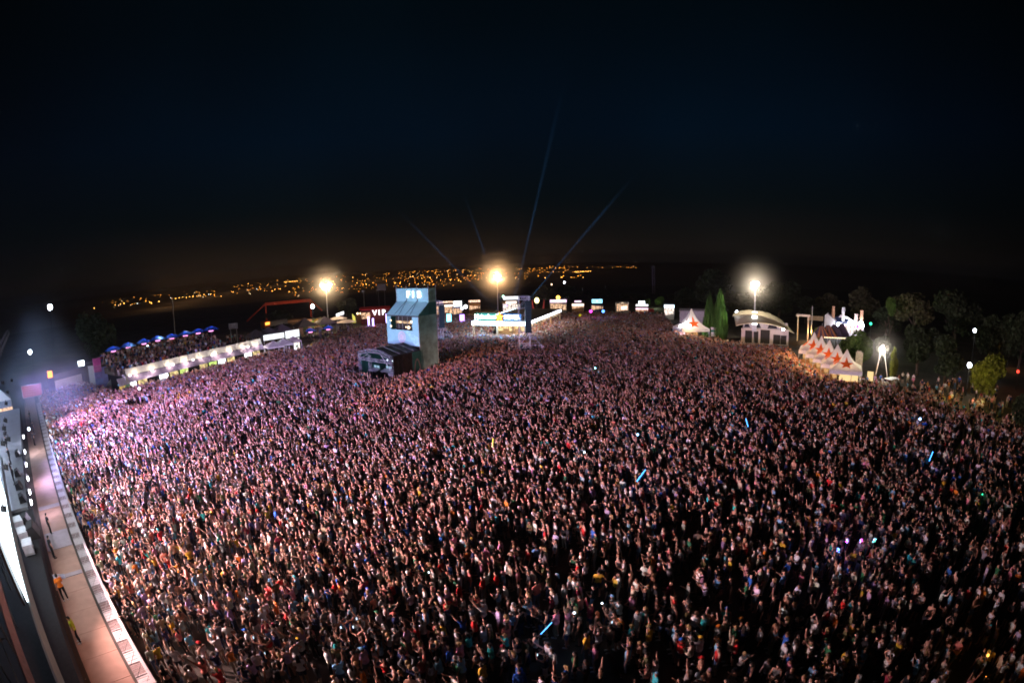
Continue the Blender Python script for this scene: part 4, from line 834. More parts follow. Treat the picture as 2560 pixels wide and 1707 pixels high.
for k in range(3): MB().bar((-.6, -.7 + k * .5, 0), (-.6, -.7 + k * .5, 3.4), .06).build('post', STEEL, t)
MB().slab([(-2.2, -1.2, 1.9), (0, -1.2, 1.9), (0, -.2, 3.0), (-2.2, -.2, 3.0)], .05).build('end_awning', mat('grey end awning', (.38, .36, .33)), t)
MB().box(-2.0, -.2, -.6, -.5, .4, 1.85).build('end_panel', emit('amber end panel', (1, .66, .2), .6), t)
MB().ball((-.4, -1.0, 1.1), .8, 10, 7).build('green_globe', mat('green inflatable', (.03, .30, .05), .5), t)
for i in range(9):
    x = rl * (i + .5) / 9; o = point('parapet_light', Vector(), (1, .84, .60), 80, .15); o.location = r0 + Vector((math.cos(rz_), math.sin(rz_), 0)) * x + Vector((math.sin(rz_), -math.cos(rz_), 0)) * .75 + Vector((0, 0, 3.3))
for i in range(4):
    x = rl * (i + .5) / 4; o = point('bar_row_light', Vector(), (1, .86, .7), 170, .3); o.location = r0 + Vector((math.cos(rz_), math.sin(rz_), 0)) * x + Vector((math.sin(rz_), -math.cos(rz_), 0)) * 1.6 + Vector((0, 0, 1.9))
TX, TY = Vector((math.cos(rz_), math.sin(rz_), 0)), Vector((-math.sin(rz_), math.cos(rz_), 0))
def ter(x, y, z): return r0 + TX * x + TY * y + Vector((0, 0, z))
TER_STEPS = [(.9, 3.0), (3.5, 3.5), (6.0, 4.0), (8.6, 4.5)]
td = thing('terrace_deck', 'stepped terrace deck carrying a crowd above the long bar', 'terrace', r0, rz_)
for k, (y0, z) in enumerate(TER_STEPS): MB().box(-.6, rl * .80, y0 + .01, y0 + 2.58, 2.99 + .01, z + .02).build('step', mat('deck boards', (.14, .11, .09)), td)
rb = MB()
for i in range(22): rb.bar((-.6 + i * (rl * .80 + .6) / 21, 11.3, 4.5), (-.6 + i * (rl * .8 + .6) / 21, 11.3, 5.6), .03)
rb.bar((-.6, 11.3, 5.6), (rl * .8, 11.3, 5.6), .04).bar((-3.5, 11.3, 5.1), (rl * .8, 11.3, 5.1), .03).build('railing', STEEL, td)
UMB = mat('blue parasol cloth', (.04, .16, .62), .7, .05, transl=.5)
def parasol(loc, label, cloth, r=1.9, h=2.2, lit=True, group='blue parasols along the terrace', col=(.12, .30, 1), pw=38):
    t = thing('parasol', label, 'parasol', loc, rnd.uniform(0, .7), group); n = 8; m = MB()
    vs = [(0, 0, h + .75)] + [(r * .5 * math.cos(2 * PI * i / n), r * .5 * math.sin(2 * PI * i / n), h + .48) for i in range(n)] + [(r * math.cos(2 * PI * i / n), r * math.sin(2 * PI * i / n), h) for i in range(n)]
    m.add(vs, [(0, 1 + i, 1 + (i + 1) % n) for i in range(n)] + [(1 + i, 1 + n + i, 1 + n + (i + 1) % n, 1 + (i + 1) % n) for i in range(n)]).build('canopy', cloth, t)
    MB().bar((0, 0, 0), (0, 0, h + .7), .035).build('pole', STEEL, t)
    MB().box(-.35, .35, -.35, .35, 0, .08).build('base', DARKSTEEL, t)
    if lit:
        MB().bar((0, 0, h - .35), (0, 0, h - .2), .55, .55, 12).build('lamp_ring', emit('pink lamp ring', (1, .35, .75), 2.2), t)
        o = point('parasol_light', Vector(loc) + Vector((0, 0, h + .05)), col, pw, .15)
    return t
ORD = ['nearest the stage', 'second from the stage', 'third from the stage', 'fourth from the stage', 'fifth from the stage', 'sixth from the stage', 'seventh from the stage', 'farthest from the stage']
for i, (px, py) in enumerate(((283, 871), (320, 862), (359, 853), (394, 845), (429, 840), (463, 833), (495, 827), (527, 821))):
    f = i / 7; D = 107 + 9 * f; q = at(px, py, D); parasol((q.x, q.y, q.z - 2.45), 'blue lit parasol on the terrace, ' + ORD[i], UMB)
for x in (2, 9, 16, 23, 30): o = point('terrace_light', ter(x, 12.5, 7.0), (1, .66, .38), 300, .3)
# lamps high on poles behind the terrace
q = at(369, 865, 108); t = thing('site_lamp', 'small white lamp among the terrace crowd', 'lamp', (q.x, q.y, 0), face(q)); MB().bar((0, 0, 0), (0, 0, q.z), .05).build('pole', STEEL, t); MB().ball((0, -.05, q.z), .22, 10, 6).build('lens', E_COOL, t)
# gate at the near end of the terrace
q = at(243, 915, 98); t = thing('gate_pillar', 'tall pink and lilac printed banner pillar at the terrace end', 'banner', ground_of(q), face(q) + .15); zq = lambda y: at(243, y, 98).z
cols = [(.75, .10, .38), (.72, .18, .42), (.30, .24, .50), (.25, .28, .55), (.62, .10, .30)]
z0, z1 = 0, zq(895)
for k, c in enumerate(cols[::-1]): MB().box(-.75, .75, -.3, .3, z1 * k / 5 + .004, z1 * (k + 1) / 5).build('print_panel', mat('banner print %d' % k, c, .8, .25, 1.2), t)
MB().box(.755, 1.9, -.25, .25, 0, zq(920)).build('side_panel', mat('lilac side print', (.28, .26, .50), .8, .2, 1), t)
q = at(228, 930, 99); t = thing('white_banner', 'plain pale upright banner left of the printed gate pillar', 'banner', ground_of(q), face(q)); MB().box(-.55, .6, -.06, .06, .3, at(228, 914, 99).z).build('sheet', WHITE, t); MB().bar((-.5, .1, 0), (-.5, .1, 3), .05).bar((.55, .1, 0), (.55, .1, 3), .05).build('post', STEEL, t)
q = at(272, 945, 97); t = thing('access_ramp', 'dark sloping stair flank between gate pillar and bar', 'stair', ground_of(q), face(q)); MB().add([(-1.8, 0, 0), (1.6, 0, 0), (1.6, 0, 3.4), (-1.2, 0, .4), (-1.8, 2, 0), (1.6, 2, 0), (1.6, 2, 3.4), (-1.2, 2, .4)], [(0, 1, 2, 3), (7, 6, 5, 4), (3, 2, 6, 7), (1, 5, 6, 2), (0, 3, 7, 4)]).build('flank', mat('grey flank', (.2, .2, .2)), t)
for k in range(5): MB().box(-1.0 + k * .55, -.5 + k * .55, .1, 1.9, .62 + k * .62, .70 + k * .62).build('step', DARKSTEEL, t)

# ------------------------------------------------------------------ white boards and gazebos past the bar row
for (xl, yl, xr, yr, hgt, D, lb) in ((659, 847, 710, 834, 13, 111, 'wide white lit board, left of two above the gazebos'), (714, 840, 748, 833, 18, 112, 'white lit board, right of two above the gazebos')):
    a, b = at(xl, yl, D), at(xr, yr, D + 2); t = thing('lit_board', lb, 'sign', ground_of(a), math.atan2((b - a).y, (b - a).x)); L = math.hypot(b.x - a.x, b.y - a.y); z0 = (a.z + b.z) / 2 - .6; hh = hgt * D / 1332
    MB().box(-.05, L + .05, .03, .2, z0 - .05, z0 + hh + .05).build('frame', DARKSTEEL, t); MB().box(0, L, -.02, .025, z0, z0 + hh).build('panel', emit('white board', (.93, .96, 1), 1.5), t)
    for k in range(5): MB().box(L * (.22 + .03 * (k % 2)), L * (.75 - .05 * (k % 3)), -.03, -.022, z0 + hh * (.25 + .12 * k), z0 + hh * (.29 + .12 * k)).build('print_line', mat('grey print', (.3, .3, .4)), t)
    for x in (.1, L - .1): MB().bar((x, .12, 0), (x, .12, z0), .06).build('post', STEEL, t)
    m_ = ground_of(a.lerp(b, .5)); point('board_light', m_ + Vector((0, 0, z0 + hh * .5)) - m_.normalized() * 1.5, (.8, .88, 1), 260, .5)
q = at(742, 860, 111); t = thing('lit_board', 'tall narrow white panel at the right end of the gazebos', 'sign', ground_of(q), face(q)); MB().box(-.62, .62, -.05, .05, .3, at(742, 845, 111).z).build('panel', emit('warm white panel', (1, .93, .86), 1.3), t); MB().box(-.2, .2, -.07, -.055, 1.6, 2.0).build('print_mark', mat('green mark', (.1, .4, .15)), t)
for x in (-.5, .5): MB().bar((x, .1, 0), (x, .1, .3), .05).build('foot', STEEL, t)
def gazebo(loc, rz, w, ze, zt, label, cloth, group='gazebos left of the teal tower'):
    t = thing('gazebo', label, 'gazebo', loc, rz, group); h = w / 2
    MB().add([(-h, -h, ze), (h, -h, ze), (h, h, ze), (-h, h, ze), (0, 0, zt)], [(0, 1, 4), (1, 2, 4), (2, 3, 4), (3, 0, 4)]).build('canopy', cloth, t)
    for k, (x, y, x2, y2) in enumerate(((-h, -h, h, -h), (h, -h, h, h), (h, h, -h, h), (-h, h, -h, -h))): MB().slab([(x, y, ze - .3), (x2, y2, ze - .3), (x2, y2, ze - .01), (x, y, ze - .01)], -.02).build('valance', cloth, t); MB().bar((x * .97, y * .97, 0), (x * .97, y * .97, ze), .05).build('leg', STEEL, t)
    return t
PW = mat('pink white canvas', (.66, .56, .56), .8, .05); DP = mat('dusky canvas', (.20, .16, .19), .8, .1)
for px, py, D, w, zt, c, lb in ((684, 864, 107, 3.4, 1.0, WHITE, 'white gazebo below the left lit board'), (709, 858, 108, 3.4, 1.0, WHITE, 'white gazebo in the middle below the lit boards'), (733, 851, 109, 2.8, .9, PW, 'small gazebo below the right lit board'),
                                (640, 838, 122, 4.0, 1.3, DP, 'dark gazebo behind the far end of the bar row'), (672, 832, 124, 4.0, 1.4, DP, 'dark gazebo behind the left lit board'), (705, 824, 126, 4.0, 1.4, DP, 'dark gazebo behind the right lit board'),
                                (762, 812, 140, 5.0, 1.8, DP, 'dark peaked gazebo beside the green ringed mural'), (812, 806, 142, 5.0, 1.7, DP, 'dark peaked gazebo right of the green ringed mural')):
    q = at(px, py, D); gazebo(ground_of(q), face(q) + .3, w, max(2.2, q.z), max(2.2, q.z) + zt, lb, c)
for px, py, D, w, lb in ((846, 797, 150, 5.6, 'upper white parasol beside the foot of the left mast'), (866, 805, 146, 6.0, 'wide lower white parasol beside the foot of the left mast'), (797, 830, 138, 2.6, 'white parasol by the blue lamps left of the mast')):
    q = at(px, py, D); parasol(ground_of(q), lb, PW, w / 2, max(2.0, q.z), False, 'white parasols at the mast foot')
for px, py, D, c, lb in ((776, 826, 134, (.05, .2, .9), 'small blue lit parasol left of the mast foot'), (820, 818, 136, (.05, .2, .9), 'blue parasol with pink lamp at the mast foot')):
    q = at(px, py, D); parasol((q.x, q.y, max(0, q.z - 2.4)), lb, UMB, 1.5, 2.1, True, 'blue parasols at the mast foot', (.12, .3, 1), 40)
q = at(850, 785, 150); t = thing('roof_sign', 'small white glowing slanted sign above the white parasols', 'sign', ground_of(q), face(q)); MB().bar((-.9, 0, 0), (-.9, 0, q.z), .05).bar((.9, 0, 0), (.9, 0, q.z), .05).build('post', STEEL, t); MB().slab([(-1.1, -.05, q.z - .6), (1.1, -.05, q.z - .1), (1.1, -.05, q.z + .7), (-1.1, -.05, q.z + .1)], -.08).build('panel', E_SW, t)
# mural with green rings
a, b = at(745, 815, 144), at(815, 803, 150); t = thing('mural_wall', 'long mural wall with green and gold rings behind the gazebos', 'wall', ground_of(a), math.atan2((b - a).y, (b - a).x)); L = math.hypot(b.x - a.x, b.y - a.y); zt = at(780, 797, 147).z
for k in range(6): MB().box(L * k / 6 + .01, L * (k + 1) / 6 - .01, 0, .12, 0, zt).build('panel', mat('mural dark' if k % 2 else 'mural pink', (.05, .06, .03) if k % 2 else (.28, .16, .14), .8, .3, .8), t)
def ring(cx, cz, r0, r1, y, nm, m_):
    n = 20; vs = []
    for i in range(n): a_ = 2 * PI * i / n; vs += [(cx + r0 * math.cos(a_), y, cz + r0 * math.sin(a_) * 1.25), (cx + r1 * math.cos(a_), y, cz + r1 * math.sin(a_) * 1.25)]
    MB().add(vs, [(2 * i, 2 * i + 1, (2 * i + 3) % (2 * n), (2 * i + 2) % (2 * n)) for i in range(n)]).build(nm, m_, t)
GRN = mat('mural green', (.18, .36, .08)); GLD = mat('mural gold', (.55, .36, .08))
zc = zt * .56
ring(L * .66, zc, .95, 1.2, -.01, 'painted_ring', GLD); ring(L * .66, zc, .45, .72, -.012, 'painted_ring', GLD); ring(L * .66, zc, .0, .22, -.014, 'painted_ring', GLD); ring(L * .52, zc + .3, .45, .75, -.012, 'painted_ring', GRN); ring(L * .90, zc + .2, .5, .8, -.012, 'painted_ring', GRN)
for x in (.78, .81): MB().box(L * x, L * x + .18, -.03, -.005, .2, zt).build('painted_bar', GRN, t)
point('mural_light', ground_of(a.lerp(b, .6)) - ground_of(a).normalized() * 3 + Vector((0, 0, 4)), (1, .75, .4), 420, .3)
# lawn patch, rail and road behind
q = at(850, 822, 138); lw = MB().slab([(-5, -1.5, .03), (6, -1.5, .03), (6, 1.5, .03), (-5, 1.5, .03)], .02).build('lawn', mat('lawn green', (.06, .16, .03), .9, .4, 3), None, ground_of(q), face(q)); tag(lw, kind='structure')
# red steel portal far behind the terrace
a, b = at(662, 760, 200), at(778, 760, 200); t = thing('steel_portal', 'faint red steel portal frame far behind the gazebos', 'frame', ground_of(a), math.atan2((b - a).y, (b - a).x)); L = math.hypot(b.x - a.x, b.y - a.y)
RS_ = mat('red lead steel', (.62, .10, .05), .7)
MB().box(0, L, -.4, .4, a.z - .6, a.z + .5).build('beam', RS_, t)
for x in (.3, L - .3): MB().box(x - .3, x + .3, -.3, .3, 0, a.z - .61).build('post', RS_, t)
MB().bar((-7.5, 0, .5), (0, 0, a.z - .1), .3).build('strut', RS_, t); MB().bar((L, 0, a.z - .1), (L + 4, 0, 2), .3).build('strut', RS_, t)
point('portal_light', ground_of(a.lerp(b, .5)) + Vector((6, -8, 3)), (1, .45, .2), 700, .4)
q = at(670, 806, 170); t = thing('work_truck', 'dim truck with glowing orange cab behind the gazebos', 'truck', ground_of(q), rz_); MB().box(0, 8, -1, 1, .7, 2.2).build('load_bed', mat('pale truck side', (.30, .26, .22)), t); MB().box(-2.4, -.1, -1, 1, .6, 2.6).build('cab', mat('orange cab', (.5, .14, .02)), t); MB().box(-2.2, -.3, -1.05, -1.005, 1.4, 2.2).build('cab_light', E_ORANGE, t)
for x in (-1.6, 1.5, 6.2): MB().bar((x, -1.02, .45), (x, 1.02, .45), .45, n=12).build('wheel', BLACK, t)
q = at(953, 718, 210); t = thing('panel_sign', 'grey unlit panel sign on two posts left of the teal tower', 'sign', ground_of(q), face(q)); MB().box(-1.75, 1.75, -.1, .1, q.z - 1.3, q.z + 1.3).build('panel', mat('grey panel face', (.40, .36, .40)), t); MB().bar((-1.2, .15, -1), (-1.2, .15, q.z - 1), .1).bar((1.2, .15, -1), (1.2, .15, q.z - 1), .1).build('post', STEEL, t)
q = at(583, 815, 135); t = thing('panel_sign', 'small dim panel sign on posts behind the terrace end', 'sign', ground_of(q), face(q)); MB().box(-1.2, 1.2, -.1, .1, q.z - .7, q.z + .7).build('panel', mat('grey panel face', (.4, .36, .4)), t); MB().bar((-.8, .15, 0), (-.8, .15, q.z - .7), .08).bar((.8, .15, 0), (.8, .15, q.z - .7), .08).build('post', STEEL, t)
# low site fence behind the terrace
fa, fb = ter(-6, 22, 0), ter(rl + 6, 24, 0); t = thing('site_fence', 'faint wire fence running behind the terrace', 'fence', fa, math.atan2((fb - fa).y, (fb - fa).x)); L = (fb - fa).length
for k in range(15): MB().bar((L * k / 14, 0, 0), (L * k / 14, 0, 2.6), .06).build('post', STEEL, t)
MB().bar((0, 0, 2.5), (L, 0, 2.5), .03).bar((0, 0, 1.4), (L, 0, 1.4), .025).bar((0, 0, .4), (L, 0, .4), .025).build('wire', STEEL, t)

# ------------------------------------------------------------------ trees
BARK = mat('bark', (.10, .07, .05), .9, .3, 5)
def leafm(nm, c):
    m = mat(nm, c, .7, .45, 1.1, transl=.25); return m
LEAF = {'dark': leafm('dark leaves', (.032, .048, .018)), 'olive': leafm('olive leaves', (.10, .10, .04)), 'bright': leafm('bright leaves', (.09, .15, .03)), 'yellow': leafm('yellow green leaves', (.15, .17, .02)), 'cypress': leafm('cypress leaves', (.06, .16, .025))}  # leaf tones partly hold the lamplight and darkness around each tree
def crown_mesh(seed, n, kind):
    r = np.random.default_rng(seed); m = MB(); k = 0
    if kind == 'cone':
        h = r.uniform(0, 1, n); a = r.uniform(0, 2 * PI, n); rad = (np.minimum(1, 6 * h) * (1 - h) ** .58) * r.uniform(.72, 1.04, n)
        P = np.stack([rad * np.cos(a), rad * np.sin(a), h], 1); sz = .16
    else:
        c = r.normal(size=(16, 3)); c /= np.linalg.norm(c, axis=1)[:, None]; c *= r.uniform(.35, .72, (16, 1)); cr = r.uniform(.26, .46, 16)
        i = r.integers(0, 16, n); d = r.normal(size=(n, 3)); d /= np.linalg.norm(d, axis=1)[:, None]
        P = c[i] + d * (cr[i] * r.uniform(.75, 1.05, n))[:, None]; P = P[P[:, 2] > -.75]; sz = .085
    for p in P:
        u_ = r.normal(size=3); u_ /= np.linalg.norm(u_); v_ = np.cross(u_, r.normal(size=3)); v_ /= np.linalg.norm(v_) + 1e-9
        s = sz * r.uniform(.6, 1.3); w_ = s * .55
        if kind == 'cone': u_ = u_ * .4 + np.array([0, 0, .9]); v_ = v_ * .7
        m.add([tuple(p - u_ * s), tuple(p + v_ * w_), tuple(p + u_ * s), tuple(p - v_ * w_)], [(0, 1, 2, 3)])
    return m
CROWNS = {('round', s): crown_mesh(s, 3600, 'round') for s in range(5)}; CROWNS[('cone', 9)] = crown_mesh(9, 1500, 'cone')
_cm = {}
def tree(px, ybase, ytop, halfw, D, label, leaf, seed, kind='round', cbf=.10, trunkless=False):
    q = at(px, ybase, D); top = at(px, ytop, D).z; gz = ground_z(D); w = halfw * D / 1332.; t = thing('tree', label, 'tree', (q.x, q.y, gz), rnd.uniform(0, 6)); key = (kind, seed, leaf)
    if key not in _cm: _cm[key] = CROWNS[(kind, seed)].mesh('crown', LEAF[leaf])
    hh = top - gz; cb = hh * cbf if not trunkless else hh * .02
    c = link('crown', _cm[key], t, (0, 0, (cb + hh) / 2 if kind == 'round' else hh * .04)); c.scale = (w, w, (hh - cb) / 2 if kind == 'round' else hh * .98)
    tr = MB().bar((0, 0, 0), (.05 * w, .1 * w, hh * .5), max(.1, w * .07), max(.06, w * .04), 8)
    for k in range(4): a = k * 1.7 + seed; tr.bar((.03 * w, .05 * w, hh * (.28 + .05 * k)), (math.cos(a) * w * .5, math.sin(a) * w * .5, hh * (.5 + .07 * k)), max(.05, w * .03), .04, 6)
    tr.build('trunk', BARK, t); return t
TREES = [
    (1778, 800, 662, 48, 165, 'tall dark tree behind the cypress pair', 'dark', 0, 'round'),
    (1720, 800, 715, 40, 175, 'lower dark tree left of the tall one behind the lone tent', 'dark', 3, 'round'),
    (1850, 795, 722, 52, 158, 'broad dim olive tree left of the white floodlight mast', 'olive', 1, 'round'),
    (1945, 795, 700, 66, 150, 'broad dim tree right of the white floodlight mast', 'dark', 2, 'round'),
    (2015, 800, 740, 46, 152, 'dim tree behind the timber portal', 'dark', 4, 'round'),
    (2075, 805, 730, 46, 158, 'olive tree behind the left end of the chimney house', 'olive', 3, 'round'),
    (2155, 810, 716, 52, 152, 'brownish dim tree rising behind the chimney house', 'olive', 4, 'round'),
    (2215, 840, 760, 44, 135, 'dark low tree right of the chimney house', 'dark', 1, 'round'),
    (2280, 850, 722, 64, 120, 'rounded brownish tree on the right skyline', 'olive', 0, 'round', .3),
    (2390, 880, 712, 76, 115, 'big rounded dark tree on the right skyline', 'dark', 1, 'round', .25),
    (2470, 900, 780, 60, 108, 'dark tree behind the orange lamps', 'dark', 3, 'round'),
    (2545, 920, 765, 62, 105, 'dark tree at the far right below the orange glow', 'dark', 2, 'round'),
    (2140, 915, 818, 48, 88, 'green tree just behind the star tents', 'bright', 3, 'round'),
    (2200, 920, 835, 30, 98, 'dark green tree behind the low floodlight', 'dark', 2, 'round'),
    (2232, 930, 866, 13, 80, 'slim yellow green lit bush beside the low floodlight', 'yellow', 4, 'round'),
    (2290, 955, 800, 62, 90, 'large dark tree right of the low floodlight', 'dark', 0, 'round'),
    (2360, 965, 835, 56, 86, 'dark tree left of the yellow lit tree', 'dark', 4, 'round'),
    (2465, 985, 870, 52, 76, 'yellow green lit tree over the right edge of the crowd', 'yellow', 1, 'round'),
    (2226, 800, 742, 20, 112, 'small bright green lit tree top on the right skyline', 'bright', 2, 'round', .62),
    (2560, 1085, 950, 46, 62, 'black tree at the right edge of the crowd', 'dark', 3, 'round'),
    (1799, 838, 745, 25, 113, 'right and taller of two green cypress trees', 'cypress', 9, 'cone'),
    (1773, 835, 752, 22, 114, 'left and darker of two green cypress trees', 'cypress', 9, 'cone'),
    (250, 905, 765, 58, 128, 'large dim tree behind the near end of the terrace', 'dark', 1, 'round'),
    (868, 805, 744, 32, 176, 'green lit tree right of the warm floodlight mast', 'olive', 2, 'round'),
    (1362, 772, 712, 30, 205, 'dim tree behind the red inflatable horns', 'olive', 4, 'round'),
    (1425, 770, 712, 40, 215, 'dim tree behind the orange ball stall', 'dark', 3, 'round'),
    (1500, 768, 722, 44, 222, 'dim dark tree behind the cyan sign stall', 'dark', 0, 'round'),
    (1580, 768, 728, 44, 225, 'dim dark tree behind the steel frame stall', 'dark', 1, 'round'),
    (1650, 768, 738, 14, 190, 'small green lit bush near the lattice tower foot', 'bright', 1, 'round'),
    (1618, 768, 745, 10, 190, 'tiny green lit bush left of the lattice tower foot', 'bright', 2, 'round'),
    (1690, 785, 735, 36, 200, 'dim tree behind the white lit stall', 'dark', 4, 'round'),
    (700, 805, 772, 40, 185, 'low dim bush behind the gazebos', 'olive', 0, 'round'),
    (2148, 938, 920, 12, 82, 'low green lit shrub between counter and van', 'bright', 4, 'round'),
    (2040, 840, 815, 14, 114, 'orange lit shrub below the pale portal frame', 'yellow', 3, 'round'),
]
for a in TREES: tree(*a, trunkless=(a[1] - a[2] < 45))
point('tree_light', at(2225, 752, 108) - Vector((1.5, 3, 1)), (.7, 1, .5), 260, .3); point('tree_light', at(1640, 758, 184), (.8, 1, .6), 320, .3)
point('tree_light', at(2460, 930, 69) , (1, .85, .22), 420, .4); point('ground_light', at(2405, 985, 70), (1, .70, .18), 260, .3)
point('shrub_light', at(2148, 938, 79), (.8, 1, .55), 120, .2)

# ------------------------------------------------------------------ the town beyond: street lamps on the plain
rt = random.Random(3)
def lamp_mesh(em):
    m = MB(); m.bar((0, 0, 0), (0, 0, 7.4), .12, .08, 5); m.cur = 1; m.ball((0, 0, 7.9), .7, 8, 5); return m.mesh('street_lamp', [DARKSTEEL, em])
LM = [lamp_mesh(emit('street amber %d' % i, c, k)) for i, (c, k) in enumerate((((1, .34, .03), 15), ((1, .42, .07), 26), ((1, .27, .02), 11), ((1, .66, .34), 10), ((.8, .9, 1), 9)))]
spots = []
def put(az, d, k, s): spots.append((math.radians(az), d, k, s))
for i in range(300):                                     # town centre and suburb streets
    d = rt.choice((1000, 1150, 1350, 1600, 1900, 2300, 2800, 3300)) * rt.uniform(.96, 1.04)
    if d < 1200: az = rt.uniform(-24, -6)
    elif d < 1700: az = rt.choice((rt.uniform(-34, 0), rt.uniform(-17, -4)))
    else: az = rt.choice((rt.uniform(-30, 6), rt.uniform(-16, -1)))
    put(az, d, rt.choice((0, 0, 0, 1, 2, 2, 3)), rt.uniform(.55, 1.0) * d / 1900)
for i in range(75): put(rt.uniform(-45, -26), rt.choice((1500, 1900, 2400)) * rt.uniform(.9, 1.1), rt.choice((0, 0, 1, 2, 3, 4)), rt.uniform(.6, 1.0))
for i in range(40): put(rt.uniform(0, 14), rt.choice((2600, 3000)) * rt.uniform(.97, 1.03), rt.choice((0, 2, 3)), rt.uniform(.8, 1.4))
for i in range(60): put(rt.uniform(-4, 9), rt.choice((1300, 1700, 2100)) * rt.uniform(.95, 1.05), rt.choice((0, 0, 1, 2, 3)), rt.uniform(.5, .9))
for i in range(90): put(rt.uniform(-26, -3), rt.choice((1250, 1450, 1700, 2000)) * rt.uniform(.95, 1.05), rt.choice((0, 0, 1, 2, 2)), rt.uniform(.5, .9))
for i in range(10): put(7 + i * .18, 1750 + i * 4, 1, 1.0)
for i in range(9): put(-24.4 + i * .17, 2400, 1, 1.5)
for i in range(7): put(-20.4 + i * .22, 1700, 1, 1.3)
for i in range(9): put(-36.6 + i * .40, 1500 + (i % 3) * 40, 1, .8)
for az, d in ((-46, 1500), (-41, 1400), (-39.4, 1300), (-42.5, 1600), (-38.5, 1350), (-37, 1500)): put(az, d, rt.choice((0, 1, 4)), 1.0)
spots.sort(key=lambda s: s[1] / s[3]); rest = []
for i, (az, d, k, s) in enumerate(spots):
    p = Vector((d * math.sin(az), d * math.cos(az), ground_z(d)))
    if i < 290:
        o = link('street_lamp', LM[k], None, p); o.scale = (s, s, min(s, 1.2)); tag(o, ['distant amber street lamp of the town, one of hundreds alike', 'distant bright yellow street lamp of the town, one of many alike', 'distant dull orange street lamp of the town, one of many alike', 'distant pale warm street lamp of the town, one of many alike', 'distant white street lamp of the town, one of a few alike'][k], 'street lamp', 'street lamps of the distant town')
    else: rest.append((p, s))
m = MB()
for p, s in rest: m.bar(p, p + Vector((0, 0, 7)), .1, n=3); m.cur = 1; m.ball(p + Vector((0, 0, 8)), s * .7, 6, 4); m.cur = 0
tag(m.build('town_lights', [DARKSTEEL, emit('town amber', (1, .36, .04), 14)]), kind='stuff')

for i in range(18): d = 1150 + 220 * (i % 6) + 60 * (i // 6); az = math.radians(-38 + i * 2.6); point('town_glow', (d * math.sin(az), d * math.cos(az), ground_z(d) + 45), (1, .50, .20), 60000, 4)  # lamps added over the town to lift land and haze
# ------------------------------------------------------------------ thin night haze over everything
hm = bpy.data.materials.new('haze'); hm.use_nodes = True; t_ = hm.node_tree; t_.nodes.clear(); v = N(t_, 'ShaderNodeVolumePrincipled'); v.inputs['Color'].default_value = (.95, .95, 1, 1); v.inputs['Density'].default_value = .00010; v.inputs['Anisotropy'].default_value = .3
o = N(t_, 'ShaderNodeOutputMaterial'); t_.links.new(v.outputs[0], o.inputs['Volume'])
tag(MB().box(-12300, 12300, -12300, 12300, -62, 110).build('haze', hm), kind='stuff')

# ------------------------------------------------------------------ people: bodies grown as one surface per pose, clothes cut from it
def objcol(name, rough=.75, var=.12, spec=.3, prints=False):
    m = bpy.data.materials.new(name); m.use_nodes = True; t = m.node_tree; b = t.nodes['Principled BSDF']; b.inputs['Roughness'].default_value = rough; b.inputs['Specular IOR Level'].default_value = spec
    oi = N(t, 'ShaderNodeObjectInfo'); tc = N(t, 'ShaderNodeTexCoord'); no = N(t, 'ShaderNodeTexNoise'); no.inputs['Scale'].default_value = 9 if prints else 5; t.links.new(tc.outputs['Object'], no.inputs['Vector'])
    mr = N(t, 'ShaderNodeMapRange'); t.links.new(no.outputs[0], mr.inputs[0])
    for i, v in ((1, .3), (2, .7), (3, 1 - var), (4, 1 + var)): mr.inputs[i].default_value = v
    mx = N(t, 'ShaderNodeVectorMath', operation='SCALE'); t.links.new(oi.outputs['Color'], mx.inputs[0]); t.links.new(mr.outputs[0], mx.inputs['Scale']); t.links.new(mx.outputs[0], b.inputs['Base Color'])
    return m
SKIN, CLOTH, HAIR = objcol('skin', .55, .10, .4), objcol('clothing', .85, .16, .2), objcol('hair', .6, .25, .4)
ARM = {'down': ((.22, .02, -1), (.10, .22, -1)), 'up': ((.34, .22, .95), (.06, .16, 1)), 'bent': ((.75, .25, .55), (-.30, .15, 1)), 'phone': ((.22, .70, .15), (-.42, .45, .85)), 'clap': ((.42, .30, .85), (-.60, .12, .80)),
       'chest': ((.16, .30, -.95), (-.62, .75, .30)), 'hip': ((.72, -.28, -.70), (-.72, .45, -.42)), 'cup': ((.20, .28, -.95), (-.12, .78, .62)), 'point': ((.30, .62, .62), (.06, .78, .62))}
POSES = [('down', 'down', 'arms down'), ('up', 'down', 'right arm up'), ('up', 'up', 'both arms up'), ('phone', 'phone', 'hands before face'), ('chest', 'chest', 'hands at chest'),
         ('clap', 'clap', 'clapping overhead'), ('cup', 'down', 'right forearm up'), ('hip', 'down', 'hand on hip'), ('down', 'point', 'left arm pointing'), ('bent', 'bent', 'arms bent overhead')]
def capsule(V, F, p, q, r0, r1, n=9):
    p, q = np.array(p, float), np.array(q, float); d = q - p; L = np.linalg.norm(d); d = d / L
    x = np.cross(d, (0, 0, 1) if abs(d[2]) < .9 else (1, 0, 0)); x /= np.linalg.norm(x); y = np.cross(d, x); rows = []
    for k in range(4): a = -PI / 2 + PI / 2 * k / 3; rows.append((p + d * r0 * math.sin(a), max(r0 * math.cos(a), 1e-4)))
    for k in range(4): a = PI / 2 * k / 3; rows.append((q + d * r1 * math.sin(a), max(r1 * math.cos(a), 1e-4)))
    o = len(V)
    for c, r in rows:
        for i in range(n): a = 2 * PI * i / n; V.append(tuple(c + (x * math.cos(a) + y * math.sin(a)) * r))
    for j in range(len(rows) - 1):
        for i in range(n): F.append((o + j * n + i, o + j * n + (i + 1) % n, o + (j + 1) * n + (i + 1) % n, o + (j + 1) * n + i))
    F.append(tuple(o + i for i in range(n))[::-1]); F.append(tuple(o + (len(rows) - 1) * n + i for i in range(n)))
